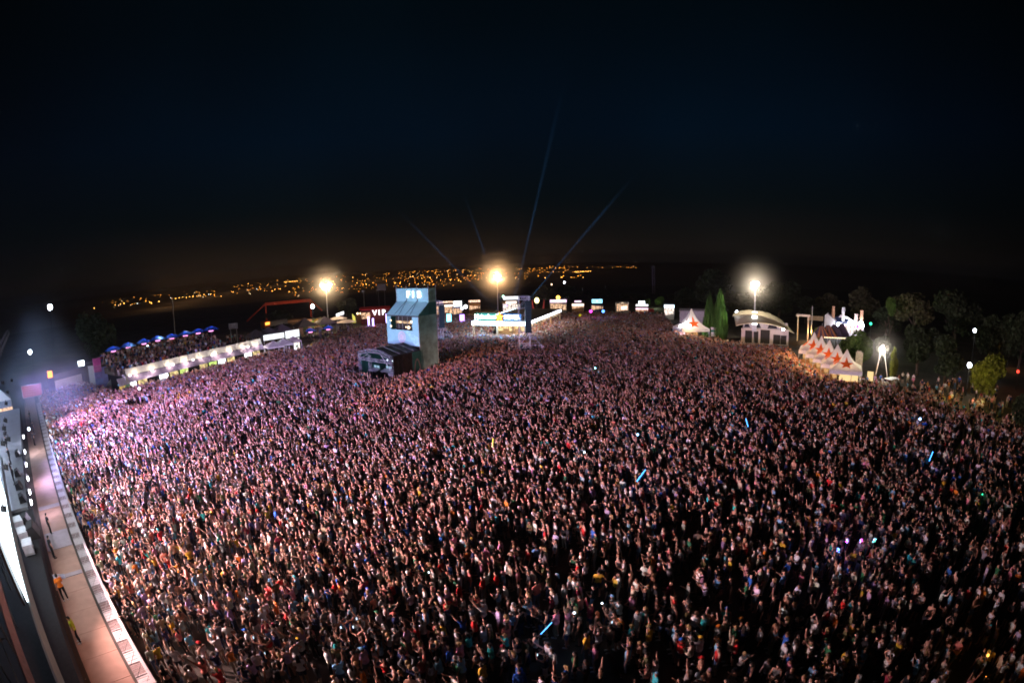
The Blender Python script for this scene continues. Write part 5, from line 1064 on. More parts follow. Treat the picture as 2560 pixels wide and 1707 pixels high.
def ellip(V, F, c, r, n=12, k=8):
    o = len(V); V.append((c[0], c[1], c[2] + r[2]))
    for j in range(1, k):
        t = PI * j / k
        for i in range(n): V.append((c[0] + r[0] * math.sin(t) * math.cos(2 * PI * i / n), c[1] + r[1] * math.sin(t) * math.sin(2 * PI * i / n), c[2] + r[2] * math.cos(t)))
    V.append((c[0], c[1], c[2] - r[2]))
    for i in range(n): F.append((o, o + 1 + i, o + 1 + (i + 1) % n))
    for j in range(k - 2):
        for i in range(n): a = o + 1 + j * n; F.append((a + i, a + n + i, a + n + (i + 1) % n, a + (i + 1) % n))
    a = o + 1 + (k - 2) * n
    for i in range(n): F.append((len(V) - 1, a + (i + 1) % n, a + i))
def nz(v): v = np.array(v, float); return v / np.linalg.norm(v)
def skeleton(pi, fingers):
    """returns (verts, faces, bones); a bone is (label, p, q, r)"""
    V, F, B = [], [], []
    rr = random.Random(40 + pi); st = rr.uniform(.10, .15); lean = rr.uniform(-.02, .05)
    def limb(lab, p, q, r0, r1): capsule(V, F, p, q, r0, r1); B.append((lab, np.array(p, float), np.array(q, float), (r0 + r1) / 2))
    hipz = .92
    limb('pelvis', (-.07, 0, .93), (.07, 0, .93), .118, .118)
    limb('torso', (0, lean * .3, 1.02), (0, lean * .7, 1.22), .125, .135); limb('torso', (-.075, lean, 1.30), (.075, lean, 1.30), .125, .125); limb('torso', (-.13, lean, 1.40), (.13, lean, 1.40), .062, .062)
    limb('neck', (0, lean, 1.42), (0, lean + .015, 1.52), .056, .052)
    hc = (0, lean + .025, 1.615); ellip(V, F, hc, (.076, .094, .112)); ellip(V, F, (0, lean + .05, 1.56), (.05, .055, .055)); B.append(('head', np.array(hc) - (0, 0, .03), np.array(hc) + (0, 0, .03), .085))
    capsule(V, F, (0, hc[1] + .088, hc[2] + .012), (0, hc[1] + .108, hc[2] - .022), .010, .015, 6)
    for s in (-1, 1): ellip(V, F, (s * .078, hc[1] - .005, hc[2]), (.014, .022, .034), 8, 5)
    for s in (-1, 1):
        kn = (s * (st - .01), .02 + rr.uniform(0, .05), .49); an = (s * st, -.01, .085)
        limb('thigh', (s * .092, 0, hipz - .03), kn, .092, .058); limb('shin', kn, an, .058, .040); limb('foot', (s * st, -.03, .045), (s * (st + .02), .15, .035), .042, .034)
    for s, key in ((1, POSES[pi][0]), (-1, POSES[pi][1])):
        a, f = ARM[key]; a, f = nz((a[0] * s, a[1], a[2])), nz((f[0] * s, f[1], f[2])); sh = np.array((s * .185, lean, 1.395)); el = sh + a * .285; wr = el + f * .25
        limb('upperarm', sh, el, .054, .042); limb('forearm', el, wr, .042, .029)
        sd = np.cross(f, (0, 1, 0)); sd = nz(sd if np.linalg.norm(sd) > .2 else np.cross(f, (1, 0, 0))); nn = np.cross(f, sd); pc = wr + f * .05
        B.append(('hand', wr, wr + f * .17, .03))
        if fingers:
            capsule(V, F, wr + f * .02 - sd * .02, pc + f * .035 - sd * .024, .018, .016, 8); capsule(V, F, wr + f * .02 + sd * .02, pc + f * .03 + sd * .024, .018, .016, 8)
            for k, (o, L) in enumerate(((-.032, .062), (-.011, .074), (.011, .070), (.032, .054))):
                b0 = pc + f * .035 + sd * o; b1 = b0 + nz(f + sd * o * 3) * L * .55; capsule(V, F, b0, b1, .0105, .0095, 6); capsule(V, F, b1, b1 + nz(f + nn * .55) * L * .5, .0095, .008, 6)
            b0 = wr + f * .03 - sd * .03; b1 = b0 + nz(f * .6 - sd) * .038; capsule(V, F, b0, b1, .013, .011, 6); capsule(V, F, b1, b1 + nz(f - sd * .35) * .03, .011, .009, 6)
        else: capsule(V, F, wr, wr + f * .14, .034, .026, 7)
    return V, F, B, hc
def grown(pi, voxel, faces, fingers):
    V, F, B, hc = skeleton(pi, fingers); me = bpy.data.meshes.new('person'); me.from_pydata(V, [], F); ob = bpy.data.objects.new('person', me); COL.objects.link(ob)
    r = ob.modifiers.new('r', 'REMESH'); r.mode = 'VOXEL'; r.voxel_size = voxel; s = ob.modifiers.new('s', 'SMOOTH'); s.iterations = 2; s.factor = .4
    dg = bpy.context.evaluated_depsgraph_get(); dg.update(); n = len(ob.evaluated_get(dg).data.polygons) * 2
    d = ob.modifiers.new('d', 'DECIMATE'); d.ratio = min(1, faces / n); dg = bpy.context.evaluated_depsgraph_get(); dg.update()
    out = bpy.data.meshes.new_from_object(ob.evaluated_get(dg)); bpy.data.objects.remove(ob, do_unlink=True); bpy.data.meshes.remove(me); out.materials.clear()
    return out, B, hc
def arrays(me):
    co = np.empty(len(me.vertices) * 3); me.vertices.foreach_get('co', co); no = np.empty(len(me.vertices) * 3); me.vertex_normals.foreach_get('vector', no)
    return co.reshape(-1, 3), no.reshape(-1, 3), [tuple(p.vertices) for p in me.polygons]
def classify(P, B):
    best = np.full(len(P), 9.); lab = np.zeros(len(P), int); tt = np.zeros(len(P)); names = [b[0] for b in B]
    for k, (l, p, q, r) in enumerate(B):
        d = q - p; t = np.clip(((P - p) @ d) / (d @ d), 0, 1); dist = np.linalg.norm(P - (p + t[:, None] * d), axis=1) / r
        m_ = dist < best; best[m_] = dist[m_]; lab[m_] = k; tt[m_] = t[m_]
    return np.array([names[i] for i in lab]), tt
def submesh(name, co, no, fs, keep, off, m_, extra=None):
    used = sorted({v for f, k in zip(fs, keep) if k for v in f}); ix = {v: i for i, v in enumerate(used)}
    V = [tuple(co[v] + no[v] * off) for v in used]; F = [tuple(ix[v] for v in f) for f, k in zip(fs, keep) if k]
    if extra:
        o = len(V); V += extra[0]; F += [tuple(i + o for i in f) for f in extra[1]]
    me = bpy.data.meshes.new(name); me.from_pydata(V, [], F); me.materials.append(m_); me.polygons.foreach_set('use_smooth', [True] * len(F)); me.update(); return me
GAR = []
for pi in range(len(POSES)):
    me, B, hc = grown(pi, .0085, 4200, True); me.materials.append(SKIN); me.name = 'person_body'
    co, no, fs = arrays(me); C = np.array([co[list(f)].mean(0) for f in fs]); lab, tt = classify(C, B); z = C[:, 2]
    g = {'body': me}; body = (lab == 'torso') | (lab == 'pelvis'); arm = lab == 'upperarm'
    ztop = 1.455 - .0 * z
    g['t-shirt'] = submesh('shirt', co, no, fs, (body & (z > .93) & (z < 1.46)) | (arm & (tt < .62)) | ((lab == 'neck') & (z < 1.45)), .014, CLOTH)
    g['tank top'] = submesh('shirt', co, no, fs, body & (z > .95) & (z < 1.42), .012, CLOTH)
    g['crop top'] = submesh('shirt', co, no, fs, body & (z > 1.17) & (z < 1.40), .012, CLOTH)
    g['jumper'] = submesh('shirt', co, no, fs, (body & (z > .93) & (z < 1.46)) | arm | (lab == 'forearm'), .014, CLOTH)
    leg = (lab == 'thigh') | (lab == 'shin')
    g['shorts'] = submesh('shorts', co, no, fs, ((lab == 'pelvis') & (z < 1.0)) | ((lab == 'thigh') & (tt < .72)), .011, CLOTH)
    g['trousers'] = submesh('trousers', co, no, fs, ((lab == 'pelvis') & (z < 1.0)) | (leg & (z > .11)), .011, CLOTH)
    sm_ = (lab == 'foot') | ((lab == 'shin') & (z < .1)); g['shoe_l'] = submesh('shoe', co, no, fs, sm_ & (C[:, 0] < 0), .007, CLOTH); g['shoe_r'] = submesh('shoe', co, no, fs, sm_ & (C[:, 0] > 0), .007, CLOTH)
    hd = (lab == 'head'); rel = C - np.array(hc)
    sh = hd & ((rel[:, 2] > .045) | ((rel[:, 1] < -.02) & (rel[:, 2] > -.06)) | ((np.abs(rel[:, 0]) > .055) & (rel[:, 1] < .03) & (rel[:, 2] > .0)))
    g['short hair'] = submesh('hair', co, no, fs, sh, .014, HAIR)
    ev, ef = [], []
    for x in (-.05, 0, .05): capsule(ev, ef, (x, hc[1] - .075, hc[2] + .02), (x * 1.3, hc[1] - .115, hc[2] - .27), .045, .03, 8)
    g['long hair'] = submesh('hair', co, no, fs, sh | (hd & (np.abs(rel[:, 0]) > .06) & (rel[:, 1] < .04)), .018, HAIR, (ev, ef))
    ev, ef = [], []; ellip(ev, ef, (0, hc[1] - .12, hc[2] + .06), (.045, .045, .05), 8, 6)
    g['tied hair'] = submesh('hair', co, no, fs, sh, .012, HAIR, (ev, ef))
    ev, ef = [], []
    n = 12; vs = []
    for i in range(n + 1): a = PI * i / n; vs += [(.085 * math.cos(a), hc[1] + .03 + .06 * math.sin(a), hc[2] + .065), (.08 * math.cos(a), hc[1] + .05 + .13 * math.sin(a), hc[2] + .05)]
    ef = [(2 * i, 2 * i + 1, 2 * i + 3, 2 * i + 2) for i in range(n)]
    g['cap'] = submesh('cap', co, no, fs, hd & (rel[:, 2] > .05), .024, CLOTH, (vs, ef))
    GAR.append(g)

TOPC = {'white': (.78, .77, .78), 'black': (.015, .015, .017), 'navy': (.02, .03, .09), 'grey': (.25, .25, .26), 'turquoise': (.05, .55, .55), 'sky blue': (.22, .50, .75), 'royal blue': (.03, .12, .50), 'red': (.55, .03, .03), 'coral': (.72, .22, .17), 'pink': (.75, .30, .42),
        'yellow': (.75, .48, .05), 'orange': (.75, .22, .03), 'dark green': (.03, .16, .07), 'olive': (.14, .13, .06), 'lilac': (.50, .38, .62), 'beige': (.55, .45, .34), 'maroon': (.20, .02, .04)}
TOPW = {'white': 30, 'black': 34, 'navy': 9, 'grey': 8, 'turquoise': 3, 'sky blue': 6, 'royal blue': 3, 'red': 4, 'coral': 4, 'pink': 6, 'yellow': 2, 'orange': 2, 'dark green': 3, 'olive': 4, 'lilac': 5, 'beige': 7, 'maroon': 3}
BOTC = {'black': (.014, .014, .016), 'dark blue': (.025, .04, .09), 'denim': (.10, .17, .32), 'white': (.7, .68, .66), 'beige': (.42, .34, .24), 'grey': (.18, .18, .19), 'brown': (.13, .08, .05)}
BOTW = {'black': 32, 'dark blue': 18, 'denim': 18, 'white': 5, 'beige': 10, 'grey': 10, 'brown': 6}
HAIRC = {'black': (.008, .007, .007), 'dark': (.025, .014, .008), 'brown': (.07, .035, .017), 'blond': (.40, .26, .11), 'grey': (.30, .29, .28), 'red': (.22, .06, .02)}
HAIRW = {'black': 30, 'dark': 34, 'brown': 18, 'blond': 12, 'grey': 4, 'red': 2}
SKINC = [(.62, .33, .24), (.55, .29, .20), (.48, .24, .16), (.66, .38, .29), (.34, .17, .11), (.22, .10, .06)]
SKINW = [30, 28, 18, 16, 6, 2]
def pick(r, w): return r.choices(list(w.keys()), list(w.values()))[0]

# ------------------------------------------------------------------ where people stand (stage frame A, B)
def poly_in(x, y, P):
    c = False; j = len(P) - 1
    for i in range(len(P)):
        if (P[i][1] > y) != (P[j][1] > y) and x < (P[j][0] - P[i][0]) * (y - P[i][1]) / (P[j][1] - P[i][1]) + P[i][0]: c = not c
        j = i
    return c
def AB(v): return (v[0] * UX + v[1] * UY, v[0] * NX + v[1] * NY)
FIELD = [(-16, 1.5), (101, 1.2), (103, 11), AB(ter(-3, -1.6, 0)), AB(ter(rl, -1.6, 0)), AB(at(752, 862, 109)), AB(at(830, 838, 128)), AB(at(905, 822, 140)), AB(at(1040, 800, 152)), AB(at(1180, 790, 156)), AB(at(1300, 790, 156)), AB(at(1480, 790, 156)), AB(at(1660, 795, 148)),
         AB(at(1700, 822, 114)), AB(at(1750, 830, 108)), AB(at(1800, 838, 105)), AB(at(1850, 843, 102)), AB(at(1975, 850, 99)), AB(at(2005, 880, 86)), AB(at(2080, 935, 74)), AB(at(2250, 965, 72)), AB(at(2350, 985, 70)), AB(at(2450, 1000, 66)), AB(at(2620, 1010, 62))]
def rect(a0, a1, b0, b1): return lambda a, b: a0 < a < a1 and b0 < b < b1
BLOCK = [rect(56.0, 64.2, 54.5, 59.6), rect(55.6, 66.4, 47.6, 55.4)]
def near(p, r): q = AB(p); return lambda a, b: (a - q[0]) ** 2 + (b - q[1]) ** 2 < r * r
BLOCK += [near(on(1312, 865) * .9, 3.4), near(on(1095, 842) * .9, 3.4), near(on(2200, 938) * .9, 2)]
BLOCK += [near(on(600, 1420), .9), near(on(640, 1390), .9), near(on(1300, 1385), 1.4), near(on(350, 1010, 1), 2.2), near(on(1850, 1560), .9), near(on(2310, 1500), 1.0), near(on(1960, 1215), 1.0), near(on(1100, 1180), .9), near(on(2420, 1500), 1.0)]
bx0, bx1 = AB(at_bar(0, 0, 0)), AB(at_bar(bw, bd, 0))
def in_bar(a, b):
    p = S(a, b) - q0; x, y = p.dot(xb), p.dot(nb); return 0.4 < x < bw - 3.2 and 2.5 < y < 13
BLOCK.append(in_bar)
rc = np.random.default_rng(11)
def density(a, b):
    d = math.hypot(*S(a, b)[:2])
    base = 3.1 if a > 25 else 1.6 + 1.5 * max(0, (a + 10)) / 35
    if b < 8: base = max(base, 1.5) * (1.0 if a > 30 else .7)
    if a < -2 and b > 40: base *= max(.7, 1 - (-2 - a) / 50)
    if d < 26: base *= .80 if a < 12 else .95
    if d > 110: base *= .85
    return base
def _h(i, j): return (math.sin(i * 127.1 + j * 311.7) * 43758.5453) % 1.
def vnoise(x, y):
    i, j = math.floor(x), math.floor(y); u, v = x - i, y - j; u, v = u * u * (3 - 2 * u), v * v * (3 - 2 * v)
    return (_h(i, j) * (1 - u) + _h(i + 1, j) * u) * (1 - v) + (_h(i, j + 1) * (1 - u) + _h(i + 1, j + 1) * u) * v
def clump(a, b): return (.55 + .95 * vnoise(a / 1.3, b / 1.3)) * (.75 + .5 * vnoise(a / 6 + 9, b / 6))
CELL = .5; pts = []
A0, A1, B0, B1 = -36, 132, 1.2, 172
na, nb2 = int((A1 - A0) / CELL), int((B1 - B0) / CELL)
for i in range(na):
    for j in range(nb2):
        a = A0 + (i + rc.uniform(.04, .96)) * CELL; b = B0 + (j + rc.uniform(.04, .96)) * CELL
        if rc.random() > density(a, b) * CELL * CELL * clump(a, b): continue
        if not poly_in(a, b, FIELD) or any(f(a, b) for f in BLOCK): continue
        pts.append((a, b, 0.))
for i in range(520):                                   # terrace
    k = int(rc.integers(0, 4)); x = rc.uniform(-.4, rl * .78); y = TER_STEPS[k][0] + rc.uniform(.2, 2.4); p = ter(x, y, 0); a, b = AB(p); pts.append((a, b, TER_STEPS[k][1] + .02))
for i in range(130):                                   # loose people behind the barrier of tents and by the stalls
    p = at(rc.uniform(560, 900), 805, rc.uniform(128, 150)); pts.append((*AB(p), 0.))
for i in range(160): p = at(rc.uniform(1240, 1680), 785, rc.uniform(150, 160)); pts.append((*AB(p), 0.))
for i in range(60): p = at(rc.uniform(2080, 2500), 930, rc.uniform(74, 84)); pts.append((*AB(p), 0.))
for i in range(330): p = at(rc.uniform(2200, 2640), 960, rc.triangular(58, 62, 80)); pts.append((*AB(p), 0.))
ORI = []
info = []
for a, b, z in pts:
    p = S(a, b, z); px, py = project(p + Vector((0, 0, 1.2))); info.append((p, px, py, math.hypot(p.x, p.y)))
inside = lambda px, py: 12 < px < 2548 and 5 < py < 1690
order = sorted((i for i, q in enumerate(info) if inside(q[1], q[2])), key=lambda i: info[i][3])
IND = order[:292]; indset = set(IND)
STAGE_C = S(58, -9)
def heading(p, r, wild=.35):
    d = STAGE_C - p; a = math.atan2(d.y, d.x) - PI / 2 + r.gauss(0, wild)
    if r.random() < .06: a += r.uniform(-PI, PI)
    return a
# ---- the nearest ones, each an object of its own
rp = random.Random(21); seen = set()
def where(px, py):
    if py > 1590: return 'at the front edge below'
    return ''
WHERE = lambda px, py: ('far left' if px < 520 else 'left of centre' if px < 1000 else 'centre' if px < 1500 else 'right of centre' if px < 2000 else 'far right')
PERSONS = []
def make_person(p, rot, pose, style, topc, bottom, botc, hair, hairc, skin, label, scale=1., cap=None, lean=0.):
    g = GAR[pose]; o = link('person', g['body']); o.color = tuple(skin) + (1,); o.location = p; o.rotation_euler = (lean, 0, rot); o.scale = (scale * rp.uniform(.95, 1.1),) * 2 + (scale,)
    tag(o, label, 'person', 'people in the near crowd')
    def part(key, nm, c): q = link(nm, g[key], o); q.color = tuple(c) + (1,); return q
    if style != 'bare chest': part(style, 'shirt', topc)
    part(bottom, bottom, botc); sc_ = (.6, .6, .6) if rp.random() < .5 else (.03, .03, .03); part('shoe_l', 'shoe', sc_); part('shoe_r', 'shoe', sc_)
    if cap: part('cap', 'cap', cap)
    part('short hair' if cap and hair == 'short' else hair + ' hair', 'hair', hairc); return o
for i in IND:
    p, px, py, d = info[i]
    for _ in range(400):
        pose = rp.choices(range(10), [34, 5, 4, 10, 19, 3, 14, 8, 3, 3])[0]; tc_ = pick(rp, TOPW); bc = pick(rp, BOTW); hair = rp.choices(('short', 'long', 'tied'), (50, 36, 14))[0]; hc_ = pick(rp, HAIRW)
        style = rp.choices(('t-shirt', 'tank top', 'jumper', 'crop top', 'bare chest'), (56, 20, 8, 10, 6))[0]
        if hair == 'short' and style == 'crop top': style = 't-shirt'
        if hair != 'short' and style == 'bare chest': style = 'tank top'
        bottom = rp.choice(('shorts', 'shorts', 'trousers')); cap = rp.choice(list(TOPC)) if hair == 'short' and rp.random() < .14 else None
        who = f'{hair} {hc_} hair' if not cap else f'{cap} cap'
        top = 'bare chest' if style == 'bare chest' else f'{tc_} {style}'
        lb = f'person with {who}, {top}, {bc} {bottom}, {POSES[pose][2]}'
        key = (hair if not cap else 'cap', hc_ if not cap else cap, top, bc, bottom)
        if lb not in seen and (key not in seen or _ > 200): break
    seen.add(lb); seen.add(key)
    o = make_person(p, heading(p, rp, .45), pose, style, TOPC[tc_], bottom, BOTC[bc], hair, HAIRC[hc_], rp.choices(SKINC, SKINW)[0], lb, rp.gauss(.99, .045), TOPC[cap] if cap else None)
    PERSONS.append((o, pose, px, py))
    if pose == 3 and rp.random() < .55:               # a phone in the lifted hands
        q = o.matrix_basis @ Vector((0, .46, 1.50)); ph = thing('phone', 'phone held up by the ' + lb.split(',')[0].replace('person', 'person') + ', ' + top, 'phone', q, o.rotation_euler.z, 'phones held up in the near crowd')
        MB().box(-.038, .038, -.005, .005, -.078, .078).build('case', BLACK, ph); MB().box(-.034, .034, -.008, -.0055, -.07, .07).build('screen', emit('phone screen', (.6, .8, 1), 2.0), ph)
# ---- pit crew
def crew(px, py, label, top, pose, rot, sc=1.):
    p = on(px, py, .04); return make_person(p, rot, pose, 't-shirt', top, 'trousers', (.01, .01, .012), 'short', (.01, .01, .01), SKINC[1], label, sc)
o = crew(166, 1500, 'person in orange vest crossing the pit with a pale board', (.85, .20, .02), 6, RS + PI * .55, 1.08); o['group'] = 'pit crew'
t = thing('pale_board', 'pale board carried by the person in the orange vest', 'board', o.matrix_basis @ Vector((.20, .42, 1.28)), RS + 1.2); MB().box(-.45, .45, -.02, .02, -.14, .14).build('sheet', mat('pale sheet', (.5, .55, .75)), t)
MB().box(-.46, .46, -.025, .025, .142, .16).build('edge', STEEL, t)
o = crew(150, 1596, 'person in yellow green vest in the dark beside the pit', (.45, .50, .03), 7, RS + PI, 1.0); o['group'] = 'pit crew'; o.location = S(26.2, -2.0, .05)
for k, (a, b, z, lb) in enumerate(((50.5, -4.2, 1.76, 'person in black standing at the near end of the lit stage deck'), (57.5, -4.6, 1.76, 'person in black in the middle of the lit stage deck'), (63, -5, 1.76, 'person in black farther along the lit stage deck'))):
    o = make_person(S(a, b, z), RS + PI, (2, 6, 1)[k], 'jumper', (.01, .01, .012), 'trousers', (.01, .01, .012), 'short', (.01, .01, .01), SKINC[0], lb); o['group'] = 'performers on the stage'
for k, (a, b) in enumerate(((70, -1.4), (76, -1.2), (84, -1.5), (41.5, -1.6), (37.2, -1.9))):
    o = make_person(S(a, b, .04), RS + rp.uniform(-.4, .4), 0, 't-shirt', (.02, .02, .025), 'trousers', (.01, .01, .012), 'short', (.01, .01, .01), SKINC[k % 3], ['person in black in the hazy far part of the pit', 'person in black standing second farthest in the pit', 'person in black farthest along the pit', 'person in dark clothes in the pit by the pale ramp', 'person in dark clothes in the pit near the pale ramp corner'][k]); o['group'] = 'pit crew'

# ---- everyone else: one object, low bodies scattered by geometry nodes, coloured per head
def attr_mat(name, attr, rough):
    m = bpy.data.materials.new(name); m.use_nodes = True; t = m.node_tree; b = t.nodes['Principled BSDF']; b.inputs['Roughness'].default_value = rough; b.inputs['Specular IOR Level'].default_value = .25
    a = N(t, 'ShaderNodeAttribute'); a.attribute_type = 'INSTANCER'; a.attribute_name = attr; t.links.new(a.outputs['Color'], b.inputs['Base Color']); return m
CM = [attr_mat('crowd skin', 'skin_col', .6), attr_mat('crowd top', 'top_col', .85), attr_mat('crowd bottom', 'bot_col', .85), attr_mat('crowd hair', 'hair_col', .65)]
vc = bpy.data.collections.new('crowd_sources'); NV = 0
for pi in range(len(POSES)):
    for longhair in (0, 1):
        me, B, hc = grown(pi, .028, 620, False); co, no, fs = arrays(me); C = np.array([co[list(f)].mean(0) for f in fs]); lab, tt = classify(C, B); z = C[:, 2]; rel = C - np.array(hc); mi = np.zeros(len(fs), int)
        tank = (pi + longhair) % 3 == 2
        mi[((lab == 'torso') | (lab == 'pelvis')) & (z > .95) & (z < (1.42 if tank else 1.47))] = 1
        if not tank: mi[(lab == 'upperarm') & (tt < .6)] = 1
        mi[((lab == 'pelvis') & (z <= .98)) | ((lab == 'thigh') & (tt < .75))] = 2
        if pi % 3 == 0: mi[(lab == 'shin') | (lab == 'thigh')] = 2
        mi[(lab == 'head') & ((rel[:, 2] > .05) | ((rel[:, 1] < -.02) & (rel[:, 2] > -.06)))] = 3
        for m_ in CM: me.materials.append(m_)
        if longhair:
            bm = bmesh.new(); bm.from_mesh(me); ev, ef = [], []; capsule(ev, ef, (0, hc[1] - .075, hc[2] + .02), (0, hc[1] - .11, hc[2] - .25), .07, .05, 6); vv = [bm.verts.new(v) for v in ev]; n0 = len(fs)
            for f in ef: bm.faces.new([vv[i] for i in f]).material_index = 3
            bm.to_mesh(me); bm.free(); mi = np.concatenate([mi, np.full(len(ef), 3)])
        me.polygons.foreach_set('material_index', mi.astype(np.int32)); me.polygons.foreach_set('use_smooth', [True] * len(me.polygons)); me.update()
        ob = bpy.data.objects.new('source_%02d' % NV, me); vc.objects.link(ob); NV += 1
rest = [i for i in range(len(pts)) if i not in indset]
n = len(rest); me = bpy.data.meshes.new('crowd'); me.from_pydata([tuple(info[i][0]) for i in rest], [], [])
rot = np.zeros((n, 3)); scl = np.zeros((n, 3)); var = np.zeros(n, np.int32); cols = {k: np.ones((n, 4)) for k in ('skin_col', 'top_col', 'bot_col', 'hair_col')}
pw_ = [46, 4, 2, 7, 20, 1.5, 13, 6, 1.5, 1.5]
for k, i in enumerate(rest):
    p = info[i][0]; pose = rp.choices(range(10), pw_)[0]; rot[k] = (rp.gauss(0, .05), rp.gauss(0, .05), heading(p, rp)); s = rp.gauss(.985, .05); scl[k] = (s * rp.uniform(.95, 1.12), s * rp.uniform(.95, 1.1), s); var[k] = pose * 2 + (rp.random() < .4)
    j = rp.uniform(.8, 1.15)
    sk = rp.choices(SKINC, SKINW)[0]; cols['skin_col'][k, :3] = [c * j for c in sk]; cols['top_col'][k, :3] = sk if rp.random() < .05 else [c * rp.uniform(.85, 1.1) for c in TOPC[pick(rp, TOPW)]]
    cols['bot_col'][k, :3] = BOTC[pick(rp, BOTW)]; cols['hair_col'][k, :3] = TOPC[pick(rp, TOPW)] if rp.random() < .06 else HAIRC[pick(rp, HAIRW)]
def addattr(nm, ty, key, data):
    a = me.attributes.new(nm, ty, 'POINT'); a.data.foreach_set(key, np.ascontiguousarray(data).ravel())
addattr('rot', 'FLOAT_VECTOR', 'vector', rot.astype(np.float32)); addattr('scl', 'FLOAT_VECTOR', 'vector', scl.astype(np.float32)); addattr('variant', 'INT', 'value', var)
for k_, v_ in cols.items(): addattr(k_, 'FLOAT_COLOR', 'color', v_.astype(np.float32))
ob = link('crowd', me); tag(ob, kind='stuff')
ng = bpy.data.node_groups.new('crowd_scatter', 'GeometryNodeTree'); ng.interface.new_socket('Geometry', in_out='INPUT', socket_type='NodeSocketGeometry'); ng.interface.new_socket('Geometry', in_out='OUTPUT', socket_type='NodeSocketGeometry')
gi, go = ng.nodes.new('NodeGroupInput'), ng.nodes.new('NodeGroupOutput'); ip = ng.nodes.new('GeometryNodeInstanceOnPoints'); ci = ng.nodes.new('GeometryNodeCollectionInfo'); ci.inputs['Collection'].default_value = vc; ci.inputs['Separate Children'].default_value = True; ci.inputs['Reset Children'].default_value = True
def named(nm, ty):
    q = ng.nodes.new('GeometryNodeInputNamedAttribute'); q.data_type = ty; q.inputs['Name'].default_value = nm; return next(o for o in q.outputs if o.name == 'Attribute' and o.enabled)
L_ = ng.links.new; L_(gi.outputs[0], ip.inputs['Points']); L_(ci.outputs[0], ip.inputs['Instance']); ip.inputs['Pick Instance'].default_value = True
L_(named('variant', 'INT'), ip.inputs['Instance Index']); L_(named('rot', 'FLOAT_VECTOR'), ip.inputs['Rotation']); L_(named('scl', 'FLOAT_VECTOR'), ip.inputs['Scale']); L_(ip.outputs[0], go.inputs[0])
md = ob.modifiers.new('scatter', 'NODES'); md.node_group = ng
print('CROWD', n, 'individual', len(IND), 'pts', len(pts), 'max ind dist', info[IND[-1]][3])

# ------------------------------------------------------------------ glowing things carried in the crowd
def stick(px, py, L, tilt, em, label, col, watts=14):
    p = on(px, py, 2.0); t = thing('glow_stick', label, 'glow stick', p, face(p), 'glow sticks held over the crowd'); d = Vector((math.sin(tilt), 0, math.cos(tilt)))
    MB().bar((0, 0, 0), d * L, .022, .02, 8).build('glow_tube', em, t); MB().bar(-d * .2, (0, 0, 0), .035, .035, 8).build('handle', BLACK, t)
    point('stick_light', p + d * L * .5 + Vector((-p.x, -p.y, 0)).normalized() * .1, col, watts, .1)
EB = emit('blade blue', (.06, .32, 1), 8)
stick(1592, 1203, 1.05, .55, EB, 'long blue glowing stick tilted right in the centre crowd', (.1, .35, 1)); stick(1870, 1066, .8, -.35, EB, 'blue glowing stick tilted left in the right crowd', (.1, .35, 1)); stick(2323, 1152, .85, .2, EB, 'upright blue glowing stick in the far right crowd', (.1, .35, 1)); stick(1352, 1584, .8, .6, emit('blade dim blue', (.1, .4, 1), 3), 'blue glowing stick tilted right low in the near crowd', (.1, .35, 1), 8)
stick(1231, 1117, .75, .1, E_YELLOW, 'upright yellow glowing stick in the centre crowd', (1, .7, .2), 6); stick(370, 1142, 1.0, .05, emit('blade pale blue', (.5, .7, 1), 5), 'upright pale blue glowing stick in the left crowd', (.3, .5, 1), 8); stick(2465, 1690, .01, 0, E_ORANGE, 'tiny orange glow in the dark lower right corner', (1, .5, .1), 2)
def torch(px, py, r, em, label, col, watts, h=2.0):
    p = on(px, py, h); t = thing('hand_light', label, 'light', p, face(p), 'small lights held in the crowd'); MB().ball((0, 0, 0), r, 8, 6).build('bulb', em, t); MB().bar((0, 0, -.22), (0, 0, -r * .8), .025, .03, 6).build('grip', BLACK, t)
    if watts: point('hand_light_glow', p + Vector((0, 0, .15)), col, watts, .08)
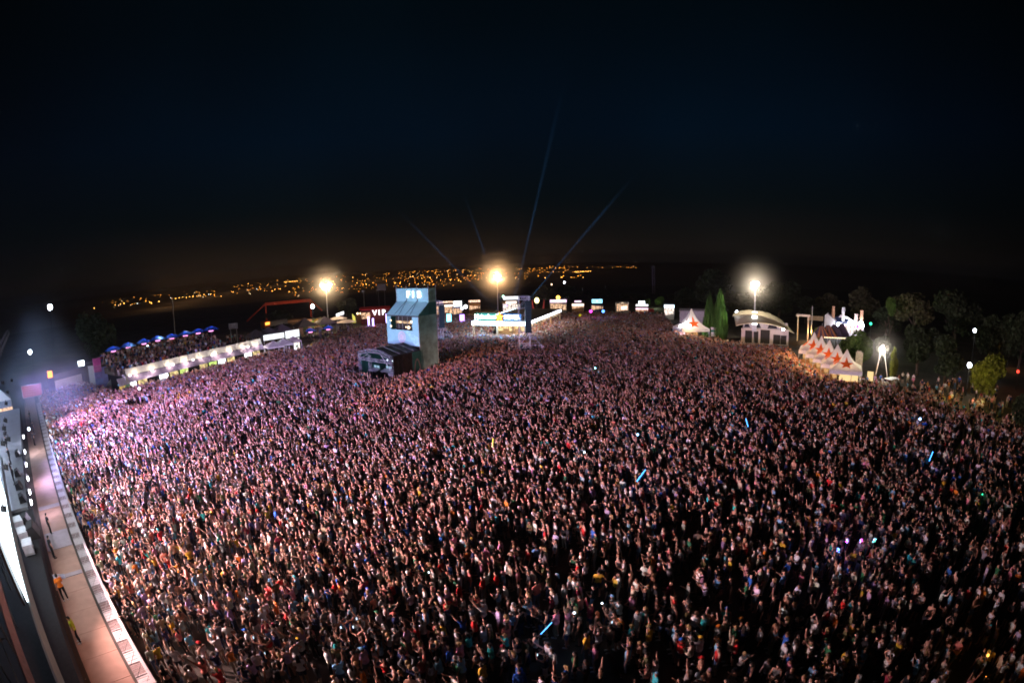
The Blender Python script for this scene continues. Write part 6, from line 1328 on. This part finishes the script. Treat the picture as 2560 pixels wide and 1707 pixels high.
for px, py, r, em, lb, c, wt in ((1461, 1130, .10, E_COOL, 'white hand light left of the long blue stick', (.4, .7, 1), 5), (1594, 1086, .13, emit('blue white torch', (.3, .6, 1), 6), 'bright blue white hand light above the long blue stick', (.2, .5, 1), 18), (1488, 920, .14, emit('cyan torch', (.3, .8, 1), 8), 'cyan hand light in the far crowd right of the speaker tower', (.2, .7, 1), 12), (740, 872, .16, E_COOL, 'white hand light in the crowd below the lit boards', (.8, .85, 1), 10),
                                 (2300, 1047, .16, emit('blue torch', (.35, .55, 1), 10), 'bright blue white hand light in the far right crowd', (.2, .4, 1), 18), (2456, 1235, .07, E_GREEN, 'small green hand light at the far right', (.1, 1, .4), 3), (2470, 1637, .10, emit('amber torch', (1, .5, .08), 3), 'amber hand light in the dark lower right corner', (1, .5, .1), 5), (1505, 1507, .06, E_COOL, 'bright phone like hand light above the near dark crowd', (.5, .75, 1), 5), (1436, 1531, .07, E_COOL, 'brightest white hand light in the near crowd', (.5, .75, 1), 6),
                                 (348, 971, .30, emit('violet torch', (.85, .75, 1), 4), 'pale violet glowing ball in the left crowd by the bar', (.6, .4, 1), 25), (1373, 795, .25, emit('soft white ball', (1, .95, .9), 1.5), 'pale white ball over the far crowd right of the bar', (1, 1, 1), 0), (1450, 788, .45, emit('yellow soft flag', (.7, .6, .02), .7), 'yellow balloon over the far crowd below the stalls', (1, 1, 0), 0), (297, 962, .25, emit('soft blue ball', (.2, .4, .7), .6), 'dim blue ball in the crowd before the bar end', (1, 1, 1), 0), (1072, 1430, .05, E_COOL, 'tiny white hand light in the near crowd left of centre', (1, 1, 1), 0), (72, 1072, .28, E_COOL, 'white hand light at the hazy left end of the barrier', (.8, .9, 1), 20)):
    torch(px, py, r * .8, em, lb, c, wt)
for k, (px, py, em, c, lb) in enumerate(((2096, 1373, E_BLUE, (.2, .3, 1), 'blue violet light ball, lower left of the four'), (2118, 1350, E_PURPLE, (.5, .3, 1), 'blue and violet light ball, second of the four'), (2153, 1350, E_MAG, (1, .1, .8), 'magenta light ball, third of the four'), (2186, 1350, E_CYAN, (.2, .9, 1), 'tall cyan and green light ball, rightmost of the four'))):
    p = on(px, py, 2.0); t = thing('light_balloon', lb, 'balloon', p, face(p), 'light balloons in the right crowd')
    MB().ball((0, 0, 0), .10, 10, 7).build('shell', mat('clear shell', (.5, .5, .55), .1), t); es = [E_BLUE, E_PURPLE, E_MAG, E_CYAN, E_GREEN]
    for j in range(5): a = j * 2.4 + k; MB().ball((.07 * math.cos(a), -.09, .05 * j - .10 + (.03 if k == 3 else 0)), .035, 6, 5).build('led', es[(k + j) % 5] if j % 2 else em, t)
    MB().bar((0, 0, -.8), (0, 0, -.09), .012).build('stick', STEEL, t); point('balloon_light', p + Vector((0, 0, .2)), c, 10, .1)
